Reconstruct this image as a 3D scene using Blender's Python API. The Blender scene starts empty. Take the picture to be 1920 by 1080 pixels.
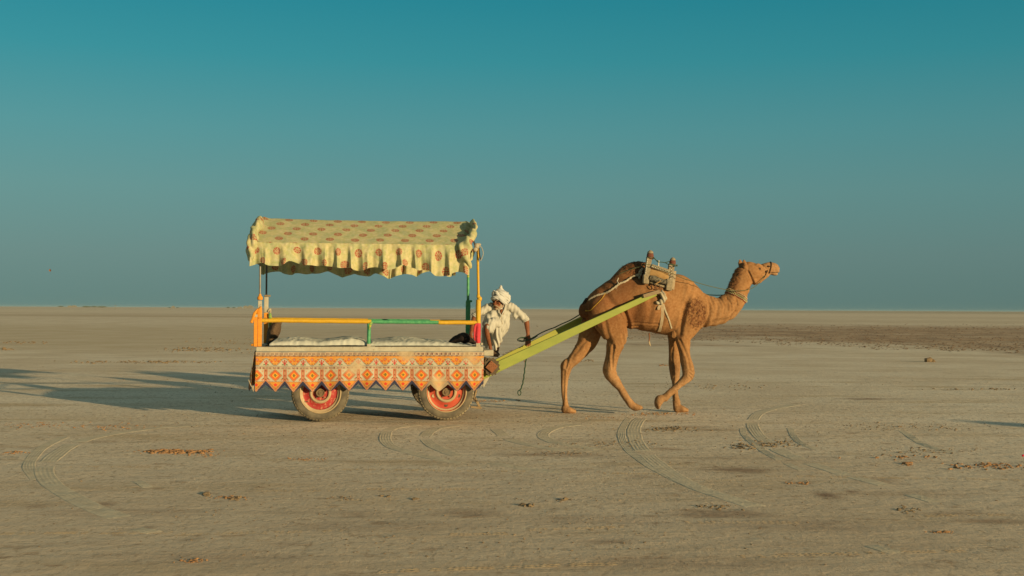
import bpy, bmesh, math, random
from mathutils import Vector, Matrix, noise
random.seed(7)
PI = math.pi
S = bpy.context.scene
COL = S.collection
# ------------------------------------------------------------------ camera, world, sun, exposure
F = 2160.0; CAMH = 1.45
cd = bpy.data.cameras.new("camera"); cam = bpy.data.objects.new("camera", cd); COL.objects.link(cam)
cd.sensor_width = 36; cd.lens = 36 * F / 1920; cd.clip_start = 0.1; cd.clip_end = 60000
ROLL = 0.0051
RM = Matrix.Rotation(math.radians(90) + math.atan(39 / F), 3, 'X') @ Matrix.Rotation(ROLL, 3, 'Z')
cam.matrix_world = Matrix.Translation((0, 0, CAMH)) @ RM.to_4x4()
S.camera = cam
SUN_EL = math.radians(8.8)
SH = Vector((-0.725, 0.689, 0)).normalized()          # direction in which shadows fall
w = bpy.data.worlds.new("World"); S.world = w; w.use_nodes = True
nt = w.node_tree; N = nt.nodes; L = nt.links; N.clear()
out = N.new("ShaderNodeOutputWorld"); bg = N.new("ShaderNodeBackground"); bg.inputs[1].default_value = 0.1
sky = N.new("ShaderNodeTexSky"); sky.sky_type = 'NISHITA'; sky.sun_disc = False
sky.sun_elevation = SUN_EL; sky.sun_rotation = math.atan2(-SH.x, -SH.y); sky.dust_density = 2.0; sky.air_density = 1.2
tc = N.new("ShaderNodeTexCoord"); sx = N.new("ShaderNodeSeparateXYZ"); L.new(tc.outputs["Generated"], sx.inputs[0])
cr = N.new("ShaderNodeValToRGB"); L.new(sx.outputs[2], cr.inputs[0])
stops = [(0.0, (0.083, 0.150, 0.136)), (0.045, (0.089, 0.168, 0.160)), (0.10, (0.079, 0.192, 0.190)),
         (0.15, (0.054, 0.196, 0.208)), (0.21, (0.020, 0.182, 0.212)), (0.26, (0.008, 0.160, 0.200)), (0.40, (0.09, 0.155, 0.16)), (1.0, (0.13, 0.145, 0.125))]
while len(cr.color_ramp.elements) < len(stops): cr.color_ramp.elements.new(0.5)
for e, (p, c) in zip(cr.color_ramp.elements, stops): e.position = p; e.color = (*c, 1)
sc = N.new("ShaderNodeVectorMath"); sc.operation = 'SCALE'; sc.inputs[3].default_value = 10.0
L.new(cr.outputs[0], sc.inputs[0])
# gentle fall-off of brightness towards the right of the view (away from the brighter part of the sky)
az = N.new("ShaderNodeMath"); az.operation = 'MULTIPLY_ADD'; az.inputs[1].default_value = -0.22; az.inputs[2].default_value = 1.0
L.new(sx.outputs[0], az.inputs[0])
sc2 = N.new("ShaderNodeVectorMath"); sc2.operation = 'SCALE'; L.new(sc.outputs[0], sc2.inputs[0]); L.new(az.outputs[0], sc2.inputs[3])
mx = N.new("ShaderNodeMix"); mx.data_type = 'RGBA'; mx.inputs[0].default_value = 0.96
L.new(sky.outputs[0], mx.inputs[6]); L.new(sc2.outputs[0], mx.inputs[7])
L.new(mx.outputs[2], bg.inputs[0]); L.new(bg.outputs[0], out.inputs[0])
sd = bpy.data.lights.new("sun", 'SUN'); sun = bpy.data.objects.new("sun", sd); COL.objects.link(sun)
sd.energy = 4.6; sd.angle = math.radians(0.6); sd.color = (1.0, 0.74, 0.38)
ldir = Vector((SH.x * math.cos(SUN_EL), SH.y * math.cos(SUN_EL), -math.sin(SUN_EL)))
sun.rotation_euler = ldir.to_track_quat('-Z', 'Y').to_euler()
S.view_settings.view_transform = 'Standard'; S.view_settings.look = 'None'
S.view_settings.exposure = 0.5; S.view_settings.gamma = 1.0
# ------------------------------------------------------------------ frames
def ray(px, py): return (RM @ Vector(((px - 960) / F, -(py - 540) / F, -1))).normalized()
def ground_pt(px, py, z=0.0):
    d = ray(px, py); k = (z - CAMH) / d.z; return Vector((0, 0, CAMH)) + d * k
YAW = math.radians(8.7)
U = Vector((math.cos(YAW), math.sin(YAW), 0)); V = Vector((-math.sin(YAW), math.cos(YAW), 0))
O = ground_pt(600, 791.5)
def at(px, py, t):
    """pixel on the plane a distance t behind the near side of the cart -> (s, t, z) in the cart's frame"""
    d = ray(px, py); c = Vector((0, 0, CAMH))
    k = (t - (c - O).dot(V)) / d.dot(V); p = c + d * k
    return Vector(((p - O).dot(U), t, p.z))
def FW(p): return O + U * p[0] + V * p[1] + Vector((0, 0, p[2]))
# ------------------------------------------------------------------ materials
def mat(name, c1, c2=None, rough=0.85, nscale=8.0, contrast=1.0, bump=0.0, bscale=60.0, bdist=0.01, attr=False, metal=0.0,
        stretch=(1, 1, 1), translucent=0.0, spec=0.25, dust=None):
    m = bpy.data.materials.new(name); m.use_nodes = True; t = m.node_tree; n = t.nodes; l = t.links
    b = n["Principled BSDF"]; b.inputs["Roughness"].default_value = rough; b.inputs["Metallic"].default_value = metal
    b.inputs["Specular IOR Level"].default_value = spec
    tcn = n.new("ShaderNodeTexCoord"); mp = n.new("ShaderNodeMapping"); l.new(tcn.outputs["Object"], mp.inputs[0]); mp.inputs[3].default_value = stretch
    ns = n.new("ShaderNodeTexNoise"); ns.inputs["Scale"].default_value = nscale; ns.inputs["Detail"].default_value = 6; l.new(mp.outputs[0], ns.inputs[0])
    r = n.new("ShaderNodeMapRange"); r.inputs[1].default_value = 0.5 - 0.22 / contrast; r.inputs[2].default_value = 0.5 + 0.22 / contrast; l.new(ns.outputs[0], r.inputs[0])
    mixn = n.new("ShaderNodeMix"); mixn.data_type = 'RGBA'; l.new(r.outputs[0], mixn.inputs[0])
    if attr:
        a = n.new("ShaderNodeAttribute"); a.attribute_name = "Col"
        m1 = n.new("ShaderNodeMix"); m1.data_type = 'RGBA'; m1.blend_type = 'MULTIPLY'; m1.inputs[0].default_value = 1; l.new(a.outputs[0], m1.inputs[6]); m1.inputs[7].default_value = (*c1, 1)
        m2 = n.new("ShaderNodeMix"); m2.data_type = 'RGBA'; m2.blend_type = 'MULTIPLY'; m2.inputs[0].default_value = 1; l.new(a.outputs[0], m2.inputs[6]); m2.inputs[7].default_value = (*(c2 or c1), 1)
        l.new(m1.outputs[2], mixn.inputs[6]); l.new(m2.outputs[2], mixn.inputs[7])
    else:
        mixn.inputs[6].default_value = (*c1, 1); mixn.inputs[7].default_value = (*(c2 or c1), 1)
    col = mixn.outputs[2]
    if dust:
        n2 = n.new("ShaderNodeTexNoise"); n2.inputs["Scale"].default_value = dust[1]; n2.inputs["Detail"].default_value = 8; l.new(tcn.outputs["Object"], n2.inputs[0])
        r2 = n.new("ShaderNodeMapRange"); r2.inputs[1].default_value = dust[2]; r2.inputs[2].default_value = dust[2] + 0.12; r2.inputs[4].default_value = dust[3]; l.new(n2.outputs[0], r2.inputs[0])
        m3 = n.new("ShaderNodeMix"); m3.data_type = 'RGBA'; l.new(r2.outputs[0], m3.inputs[0]); l.new(col, m3.inputs[6]); m3.inputs[7].default_value = (*dust[0], 1)
        col = m3.outputs[2]
    l.new(col, b.inputs["Base Color"])
    if bump:
        bn = n.new("ShaderNodeTexNoise"); bn.inputs["Scale"].default_value = bscale; bn.inputs["Detail"].default_value = 4; l.new(mp.outputs[0], bn.inputs[0])
        bu = n.new("ShaderNodeBump"); bu.inputs["Strength"].default_value = bump; bu.inputs["Distance"].default_value = bdist; l.new(bn.outputs[0], bu.inputs["Height"]); l.new(bu.outputs[0], b.inputs["Normal"])
    if translucent:
        tr = n.new("ShaderNodeBsdfTranslucent"); l.new(col, tr.inputs[0]); ms = n.new("ShaderNodeMixShader"); ms.inputs[0].default_value = translucent
        o = n["Material Output"]; l.new(b.outputs[0], ms.inputs[1]); l.new(tr.outputs[0], ms.inputs[2]); l.new(ms.outputs[0], o.inputs[0])
    return m
M = {}
M['white'] = mat('worn_white_paint', (0.40, 0.38, 0.30), (0.31, 0.28, 0.21), 0.7, 9, 1.2, 0.3, 40, dust=((0.20, 0.13, 0.07), 22, 0.62, 0.8))
M['orange'] = mat('orange_paint_wrap', (0.60, 0.25, 0.028), (0.52, 0.20, 0.02), 0.6, 14, 1, 0.35, 70, stretch=(1, 1, 3))
M['yellow'] = mat('yellow_tape_wrap', (0.56, 0.34, 0.028), (0.47, 0.27, 0.02), 0.5, 25, 1, 0.4, 60, stretch=(2, 2, 2))
M['green'] = mat('green_tape_wrap', (0.035, 0.21, 0.10), (0.10, 0.33, 0.15), 0.45, 22, 1, 0.4, 60)
M['ygreen'] = mat('yellow_green_tape_wrap', (0.33, 0.35, 0.04), (0.09, 0.24, 0.08), 0.45, 30, 2.0, 0.4, 60)
M['red'] = mat('red_cloth_wrap', (0.52, 0.045, 0.06), (0.42, 0.03, 0.045), 0.7, 30, 1, 0.5, 60)
M['steel'] = mat('dull_grey_steel', (0.22, 0.22, 0.20), (0.17, 0.15, 0.13), 0.5, 18, 1, metal=0.3)
M['steel_dark'] = mat('dark_weathered_steel', (0.11, 0.11, 0.11), (0.08, 0.07, 0.06), 0.6, 18, 1)
M['tyre'] = mat('dusty_tyre_rubber', (0.055, 0.05, 0.042), (0.17, 0.145, 0.10), 0.9, 7, 1.0, 0.3, 90)
M['tread'] = mat('dust_filled_tread', (0.20, 0.165, 0.11), (0.10, 0.085, 0.06), 0.95, 9, 1.2, 0.4, 80)
M['tread2'] = mat('dusty_worn_tread', (0.27, 0.23, 0.155), (0.16, 0.13, 0.09), 0.95, 9, 1.2, 0.4, 80)
M['rimcream'] = mat('cream_rim_paint', (0.42, 0.33, 0.20), (0.32, 0.24, 0.14), 0.6, 9, 1.2, dust=((0.30, 0.10, 0.05), 25, 0.64, 0.7))
M['rimred'] = mat('chipped_red_rim_paint', (0.36, 0.036, 0.032), (0.28, 0.028, 0.026), 0.6, 9, 1.0, 0.2, 60, dust=((0.42, 0.20, 0.11), 34, 0.54, 0.85))
M['rimred2'] = mat('faded_orange_red_rim_paint', (0.46, 0.085, 0.035), (0.36, 0.05, 0.03), 0.6, 9, 1.0, 0.2, 60, dust=((0.40, 0.22, 0.12), 40, 0.60, 0.7))
M['hub'] = mat('greasy_brown_hub', (0.20, 0.14, 0.075), (0.09, 0.06, 0.035), 0.6, 30, 1.3, 0.3, 90)
M['dark'] = mat('dark_opening', (0.05, 0.04, 0.03), (0.035, 0.03, 0.025), 0.9)
M['wood'] = mat('weathered_grey_wood', (0.27, 0.20, 0.12), (0.19, 0.14, 0.085), 0.85, 14, 1.2, 0.5, 50, stretch=(1, 1, 4))
M['brownwood'] = mat('rusty_brown_wood', (0.24, 0.10, 0.045), (0.15, 0.06, 0.03), 0.85, 26, 1.3, 0.5, 70)
M['rubber'] = mat('cut_rubber_rosette', (0.075, 0.055, 0.035), (0.11, 0.085, 0.055), 0.95, 40, 1.2, 0.4, 90)
M['shaft'] = mat('lime_green_paint', (0.245, 0.28, 0.050), (0.19, 0.23, 0.042), 0.6, 7, 1.2, 0.2, 50, stretch=(0.4, 1, 1), dust=((0.30, 0.26, 0.09), 18, 0.66, 0.7))
M['shaft_lit'] = mat('sunlit_lime_green_paint', (0.29, 0.29, 0.045), (0.23, 0.24, 0.04), 0.6, 7, 1.2, 0.2, 50, stretch=(0.4, 1, 1), dust=((0.30, 0.20, 0.07), 18, 0.68, 0.7))  # sunlight on the far shaft put into a yellower lime colour
M['rope'] = mat('dark_green_rope', (0.030, 0.060, 0.042), (0.05, 0.085, 0.055), 0.9, 60, 1.2, 0.6, 160)
M['rope2'] = mat('olive_rein_cord', (0.13, 0.13, 0.06), (0.08, 0.09, 0.05), 0.9, 60, 1.2, 0.6, 160)
M['whiterope'] = mat('dirty_white_cotton', (0.40, 0.36, 0.27), (0.30, 0.25, 0.17), 0.95, 22, 1.2, 0.6, 90)
M['strap'] = mat('pale_webbing', (0.37, 0.30, 0.20), (0.29, 0.22, 0.14), 0.95, 30, 1.2, 0.4, 120)
M['fabric'] = mat('printed_canopy_cotton', (1, 1, 1), (0.80, 0.86, 0.66), 0.95, 26, 1.4, 0.25, 120, 0.004, attr=True, translucent=0.22)
M['skirt'] = mat('printed_skirt_cotton', (1, 1, 1), (0.84, 0.82, 0.78), 0.95, 12, 1.2, 0.2, 120, 0.004, attr=True)
M['sheet'] = mat('crumpled_white_sheet', (0.47, 0.48, 0.43), (0.39, 0.40, 0.36), 0.9, 5, 1.2, 0.3, 30, 0.01)
M['black'] = mat('black_cloth', (0.012, 0.008, 0.008), (0.018, 0.012, 0.010), 0.95, 12, 1)
M['brownfuzz'] = mat('dark_brown_matting', (0.13, 0.085, 0.05), (0.08, 0.05, 0.03), 1.0, 60, 1.3, 0.8, 120)
M['kurta'] = mat('white_cotton_kurta', (0.43, 0.42, 0.37), (0.37, 0.36, 0.315), 0.95, 9, 1.0, 0.25, 60, 0.006)
M['turban'] = mat('white_turban_cotton', (0.48, 0.49, 0.47), (0.41, 0.41, 0.39), 0.95, 16, 1.0, 0.35, 80, 0.006)
M['skin'] = mat('weathered_brown_skin', (0.205, 0.075, 0.032), (0.15, 0.05, 0.022), 0.65, 22, 1.0, 0.25, 120, 0.003)
M['beard'] = mat('grey_white_beard', (0.36, 0.28, 0.19), (0.24, 0.17, 0.11), 0.95, 90, 1.3, 0.6, 200, 0.003)
M['shoe'] = mat('scuffed_brown_shoe', (0.13, 0.09, 0.055), (0.08, 0.055, 0.035), 0.8, 40, 1.3, 0.4, 90)
M['coat'] = mat('camel_coat', (1, 1, 1), (0.72, 0.62, 0.52), 0.95, 34, 1.0, 0.6, 95, 0.010, attr=True, spec=0.1)
M['eye'] = mat('dark_wet_eye', (0.012, 0.008, 0.006), None, 0.15, spec=0.5)
M['hair'] = mat('dark_tail_hair', (0.035, 0.02, 0.012), (0.06, 0.035, 0.02), 0.95, 60, 1.2, 0.6, 160)
M['bluetrim'] = mat('dark_blue_cloth', (0.03, 0.04, 0.09), (0.04, 0.05, 0.10), 0.95, 12, 1)
M['pad'] = mat('tan_saddle_pad', (0.32, 0.20, 0.085), (0.25, 0.15, 0.06), 0.95, 20, 1.2, 0.5, 60)
M['roll'] = mat('coarse_grey_wool_roll', (0.16, 0.14, 0.10), (0.045, 0.04, 0.03), 0.95, 45, 2.5, 0.8, 120)
M['rosewood'] = mat('red_brown_leather_cap', (0.15, 0.055, 0.035), (0.10, 0.035, 0.025), 0.8, 30, 1.2, 0.5, 90)
M['carved'] = mat('greyish_carved_wood', (0.27, 0.225, 0.15), (0.19, 0.155, 0.10), 0.85, 34, 1.4, 0.6, 90)
M['stud'] = mat('white_metal_stud', (0.50, 0.48, 0.40), None, 0.4)
M['iron'] = mat('rusty_iron', (0.15, 0.075, 0.04), (0.09, 0.045, 0.025), 0.8, 40, 1.3, 0.4, 120)
M['beadw'] = mat('pale_beads', (0.42, 0.37, 0.22), None, 0.5)
M['beadr'] = mat('dark_red_beads', (0.24, 0.06, 0.035), None, 0.5)
M['beadg'] = mat('green_beads', (0.19, 0.20, 0.07), None, 0.5)
M['packet'] = mat('red_printed_foil', (0.50, 0.02, 0.05), None, 0.4)
M['farwhite'] = mat('haze_greyed_far_plaster', (0.20, 0.20, 0.17), (0.17, 0.165, 0.14), 0.9, 0.2)  # distant haze put into the plaster colour, toned down to grey
M['farroof'] = mat('far_brown_roof', (0.20, 0.15, 0.10), None, 0.9)
M['fargreen'] = mat('dry_scrub_leaves', (0.10, 0.13, 0.085), (0.14, 0.16, 0.11), 0.95, 0.5)
M['bark'] = mat('grey_brown_bark', (0.12, 0.09, 0.06), None, 0.95)
M['clod'] = mat('dry_brown_soil_clod', (0.21, 0.155, 0.095), (0.14, 0.10, 0.06), 0.95, 14, 1.4, 0.6, 60)
M['print'] = mat('shade_darkened_soil', (0.36, 0.29, 0.19), (0.27, 0.20, 0.13), 0.95, 20, 1.4)  # darker soil colour stands in for the shade inside pressed pits
M['clod2'] = mat('orange_soil_crumbs', (0.33, 0.185, 0.085), (0.22, 0.12, 0.06), 0.95, 14, 1.4, 0.6, 60)
# ------------------------------------------------------------------ objects, tags
def tag(o, label=None, cat=None, group=None, kind=None):
    if label: o['label'] = label
    if cat: o['category'] = cat
    if group: o['group'] = group
    if kind: o['kind'] = kind
    return o
class Frame:                       # local frame of a thing: origin c in cart coordinates
    def __init__(self, c): self.c = Vector(c)
ORIG = {}
def empty(name, c, label, cat, group=None):
    o = bpy.data.objects.new(name, None); COL.objects.link(o); o.empty_display_size = 0.1
    o.location = FW(c); o.rotation_euler = (0, 0, YAW); ORIG[o.name] = Vector(c)
    return tag(o, label, cat, group)
class MB:
    def __init__(self): self.v = []; self.f = []; self.c = []; self.mi = []; self.cur = 0
    def add(self, vs, fs, col=(1, 1, 1)):
        b = len(self.v); self.v += [Vector(p) for p in vs]; self.c += (col if isinstance(col, list) else [col] * len(vs))
        self.f += [tuple(i + b for i in f) for f in fs]; self.mi += [self.cur] * len(fs)
    def box(self, c, size, rot=None, bev=0.0):
        hx, hy, hz = [d / 2 for d in size]; k = min(bev, hx * .9, hy * .9, hz * .9)
        c = Vector(c); vs = []
        bm = bmesh.new(); bmesh.ops.create_cube(bm, size=1)
        for q in bm.verts: q.co = Vector((q.co.x * size[0], q.co.y * size[1], q.co.z * size[2]))
        if k > 0: bmesh.ops.bevel(bm, geom=bm.edges[:], offset=k, segments=1, affect='EDGES')
        bm.verts.index_update()
        for q in bm.verts:
            p = q.co.copy()
            if rot is not None: p = rot @ p
            vs.append(c + p)
        fs = [tuple(q.index for q in f.verts) for f in bm.faces]; bm.free(); self.add(vs, fs)
    def bar(self, a, b, wd, ht, bev=0.004, up=(0, 0, 1)):
        a = Vector(a); b = Vector(b); x = (b - a); ln = x.length; x.normalize(); u = Vector(up)
        y = u.cross(x).normalized(); z = x.cross(y)
        R = Matrix((x, y, z)).transposed(); self.box((a + b) / 2, (ln, wd, ht), R, bev)
    def tube(self, pts, r, n=8, cap=True, jitter=0.0):
        pts = [Vector(p) for p in pts]; m = len(pts); rs = r if isinstance(r, (list, tuple)) else [r] * m
        vs = []; ref = None
        for i in range(m):
            tg = (pts[min(i + 1, m - 1)] - pts[max(i - 1, 0)]).normalized()
            if ref is None:
                ref = Vector((0, 0, 1)) if abs(tg.z) < 0.9 else Vector((0, 1, 0))
            a = (ref - tg * ref.dot(tg)).normalized(); b = tg.cross(a); ref = a
            for k in range(n):
                th = 2 * PI * k / n; rr = rs[i] * (1 + (random.uniform(-jitter, jitter) if jitter else 0))
                vs.append(pts[i] + (a * math.cos(th) + b * math.sin(th)) * rr)
        fs = [(i * n + k, i * n + (k + 1) % n, (i + 1) * n + (k + 1) % n, (i + 1) * n + k) for i in range(m - 1) for k in range(n)]
        if cap: fs += [tuple(reversed(range(n))), tuple(range((m - 1) * n, m * n))]
        self.add(vs, fs)
    def lathe(self, prof, c, axis='y', n=48, flip=False):
        """prof: list of (radius, offset along axis)"""
        vs = []; c = Vector(c)
        for (r, o) in prof:
            for k in range(n):
                th = 2 * PI * k / n; x, z = r * math.cos(th), r * math.sin(th)
                vs.append(c + (Vector((x, o, z)) if axis == 'y' else Vector((x, z, o)) if axis == 'z' else Vector((o, x, z))))
        m = len(prof)
        fs = [(i * n + k, i * n + (k + 1) % n, (i + 1) * n + (k + 1) % n, (i + 1) * n + k) for i in range(m - 1) for k in range(n)]
        self.add(vs, fs)
    def ball(self, c, r, seg=8, rings=6, rot=None):
        c = Vector(c); r = Vector(r) if not isinstance(r, (int, float)) else Vector((r, r, r)); vs = []
        for i in range(rings + 1):
            ph = PI * i / rings
            for k in range(seg):
                th = 2 * PI * k / seg; p = Vector((r.x * math.sin(ph) * math.cos(th), r.y * math.sin(ph) * math.sin(th), r.z * math.cos(ph)))
                if rot is not None: p = rot @ p
                vs.append(c + p)
        fs = [(i * seg + k, (i + 1) * seg + k, (i + 1) * seg + (k + 1) % seg, i * seg + (k + 1) % seg) for i in range(rings) for k in range(seg)]
        self.add(vs, fs)
    def grid(self, fn, nu, nv, colfn=None):
        vs = []; cs = []
        for j in range(nv + 1):
            for i in range(nu + 1):
                p = fn(i / nu, j / nv); vs.append(p)
                if colfn: cs.append(colfn(i / nu, j / nv, p))
        fs = [(j * (nu + 1) + i, j * (nu + 1) + i + 1, (j + 1) * (nu + 1) + i + 1, (j + 1) * (nu + 1) + i) for j in range(nv) for i in range(nu)]
        self.add(vs, fs, cs if colfn else (1, 1, 1))
    def chain(self, st, lat=Vector((0, 1, 0)), n=20, sub=4, vertical=False):
        """st: list of (pos, r_inplane, r_lateral): closed lofted limb, ends rounded"""
        P = [Vector(s[0]) for s in st]; A = [s[1] for s in st]; B = [s[2] for s in st]; m = len(P)
        q = []
        def cat(a, b, c, d, t): return 0.5 * ((2 * b) + (c - a) * t + (2 * a - 5 * b + 4 * c - d) * t * t + (3 * b - a - 3 * c + d) * t ** 3)
        for i in range(m - 1):
            i0, i1, i2, i3 = max(i - 1, 0), i, i + 1, min(i + 2, m - 1)
            for k in range(sub):
                t = k / sub
                q.append((cat(P[i0], P[i1], P[i2], P[i3], t), max(.002, cat(A[i0], A[i1], A[i2], A[i3], t)), max(.002, cat(B[i0], B[i1], B[i2], B[i3], t))))
        q.append((P[-1], A[-1], B[-1]))
        def tang(i): return (q[min(i + 1, len(q) - 1)][0] - q[max(i - 1, 0)][0]).normalized()
        rings = []
        T0 = tang(0); T1 = tang(len(q) - 1)
        if vertical: T0 = Vector((T0.x, 0, 0)).normalized(); T1 = Vector((T1.x, 0, 0)).normalized()
        for a in (80, 60, 40, 20):
            c_, s_ = math.cos(math.radians(a)), math.sin(math.radians(a))
            rings.append((q[0][0] - T0 * q[0][1] * s_ * .8, q[0][1] * c_, q[0][2] * c_, T0))
        for i, (p, a, b) in enumerate(q): rings.append((p, a, b, tang(i) if not vertical else Vector((1, 0, 0))))
        for a in (20, 40, 60, 80):
            c_, s_ = math.cos(math.radians(a)), math.sin(math.radians(a))
            rings.append((q[-1][0] + T1 * q[-1][1] * s_ * .8, q[-1][1] * c_, q[-1][2] * c_, T1))
        vs = []
        for (p, a, b, tg) in rings:
            l_ = (lat - tg * lat.dot(tg)).normalized(); nn = tg.cross(l_)
            for k in range(n):
                th = 2 * PI * k / n; vs.append(p + nn * a * math.cos(th) + l_ * b * math.sin(th))
        R = len(rings)
        fs = [(i * n + k, i * n + (k + 1) % n, (i + 1) * n + (k + 1) % n, (i + 1) * n + k) for i in range(R - 1) for k in range(n)]
        fs += [tuple(reversed(range(n))), tuple(range((R - 1) * n, R * n))]
        self.add(vs, fs)
    def build(self, name, m, parent=None, c=None, smooth=True, world=False, origin=None):
        """c = origin of the object in cart coordinates"""
        if parent is not None: base = ORIG[parent.name]; off = base
        else: off = Vector(c) if c is not None else Vector((0, 0, 0))
        me = bpy.data.meshes.new(name)
        me.from_pydata([tuple(p - off) for p in self.v], [], self.f)
        mats = m if isinstance(m, list) else [m]
        for q in mats: me.materials.append(q)
        if len(mats) > 1: me.polygons.foreach_set('material_index', self.mi)
        ca = me.color_attributes.new("Col", 'FLOAT_COLOR', 'POINT')
        flat = []
        for q in self.c: flat += [q[0], q[1], q[2], 1.0]
        ca.data.foreach_set('color', flat)
        if smooth: me.polygons.foreach_set('use_smooth', [True] * len(me.polygons))
        me.update()
        o = bpy.data.objects.new(name, me); COL.objects.link(o)
        if parent is not None: o.parent = parent; ORIG[o.name] = off
        elif world: o.location = off
        else: o.location = FW(off); o.rotation_euler = (0, 0, YAW)
        ORIG[o.name] = off
        bm = bmesh.new(); bm.from_mesh(me); bmesh.ops.recalc_face_normals(bm, faces=bm.faces); bm.to_mesh(me); bm.free()
        if smooth:
            try: me.set_sharp_from_angle(angle=math.radians(38))
            except Exception: pass
        return o
def remesh(mb, voxel, iters, factor=0.5):
    """one continuous surface from overlapping closed limbs; returns a new MB"""
    me = bpy.data.meshes.new("tmp"); me.from_pydata([tuple(p) for p in mb.v], [], mb.f); me.update()
    bm = bmesh.new(); bm.from_mesh(me)
    # each island outward
    bmesh.ops.recalc_face_normals(bm, faces=bm.faces); bm.to_mesh(me); bm.free()
    o = bpy.data.objects.new("tmp", me); COL.objects.link(o)
    r = o.modifiers.new("r", 'REMESH'); r.mode = 'VOXEL'; r.voxel_size = voxel; r.adaptivity = 0
    s = o.modifiers.new("s", 'SMOOTH'); s.factor = factor; s.iterations = iters
    dg = bpy.context.evaluated_depsgraph_get(); ev = o.evaluated_get(dg); m2 = bpy.data.meshes.new_from_object(ev)
    n = MB(); n.v = [v.co.copy() for v in m2.vertices]; n.f = [tuple(p.vertices) for p in m2.polygons]; n.c = [(1, 1, 1)] * len(n.v); n.mi = [0] * len(n.f)
    n.n = [v.normal.copy() for v in m2.vertices]
    bpy.data.objects.remove(o); bpy.data.meshes.remove(me); bpy.data.meshes.remove(m2)
    return n
def sm(a, b, x): t = max(0, min(1, (x - a) / (b - a))); return t * t * (3 - 2 * t)
def mixc(a, b, k): return tuple(a[i] * (1 - k) + b[i] * k for i in range(3))
def nz(p, s=1.0): return noise.noise(Vector(p) * s)
def catpts(pts, sub=6):
    P = [Vector(p) for p in pts]; m = len(P); q = []
    for i in range(m - 1):
        a, b, c, d = P[max(i - 1, 0)], P[i], P[i + 1], P[min(i + 2, m - 1)]
        for k in range(sub):
            t = k / sub; q.append(0.5 * ((2 * b) + (c - a) * t + (2 * a - 5 * b + 4 * c - d) * t * t + (3 * b - a - 3 * c + d) * t ** 3))
    q.append(P[-1]); return q
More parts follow.
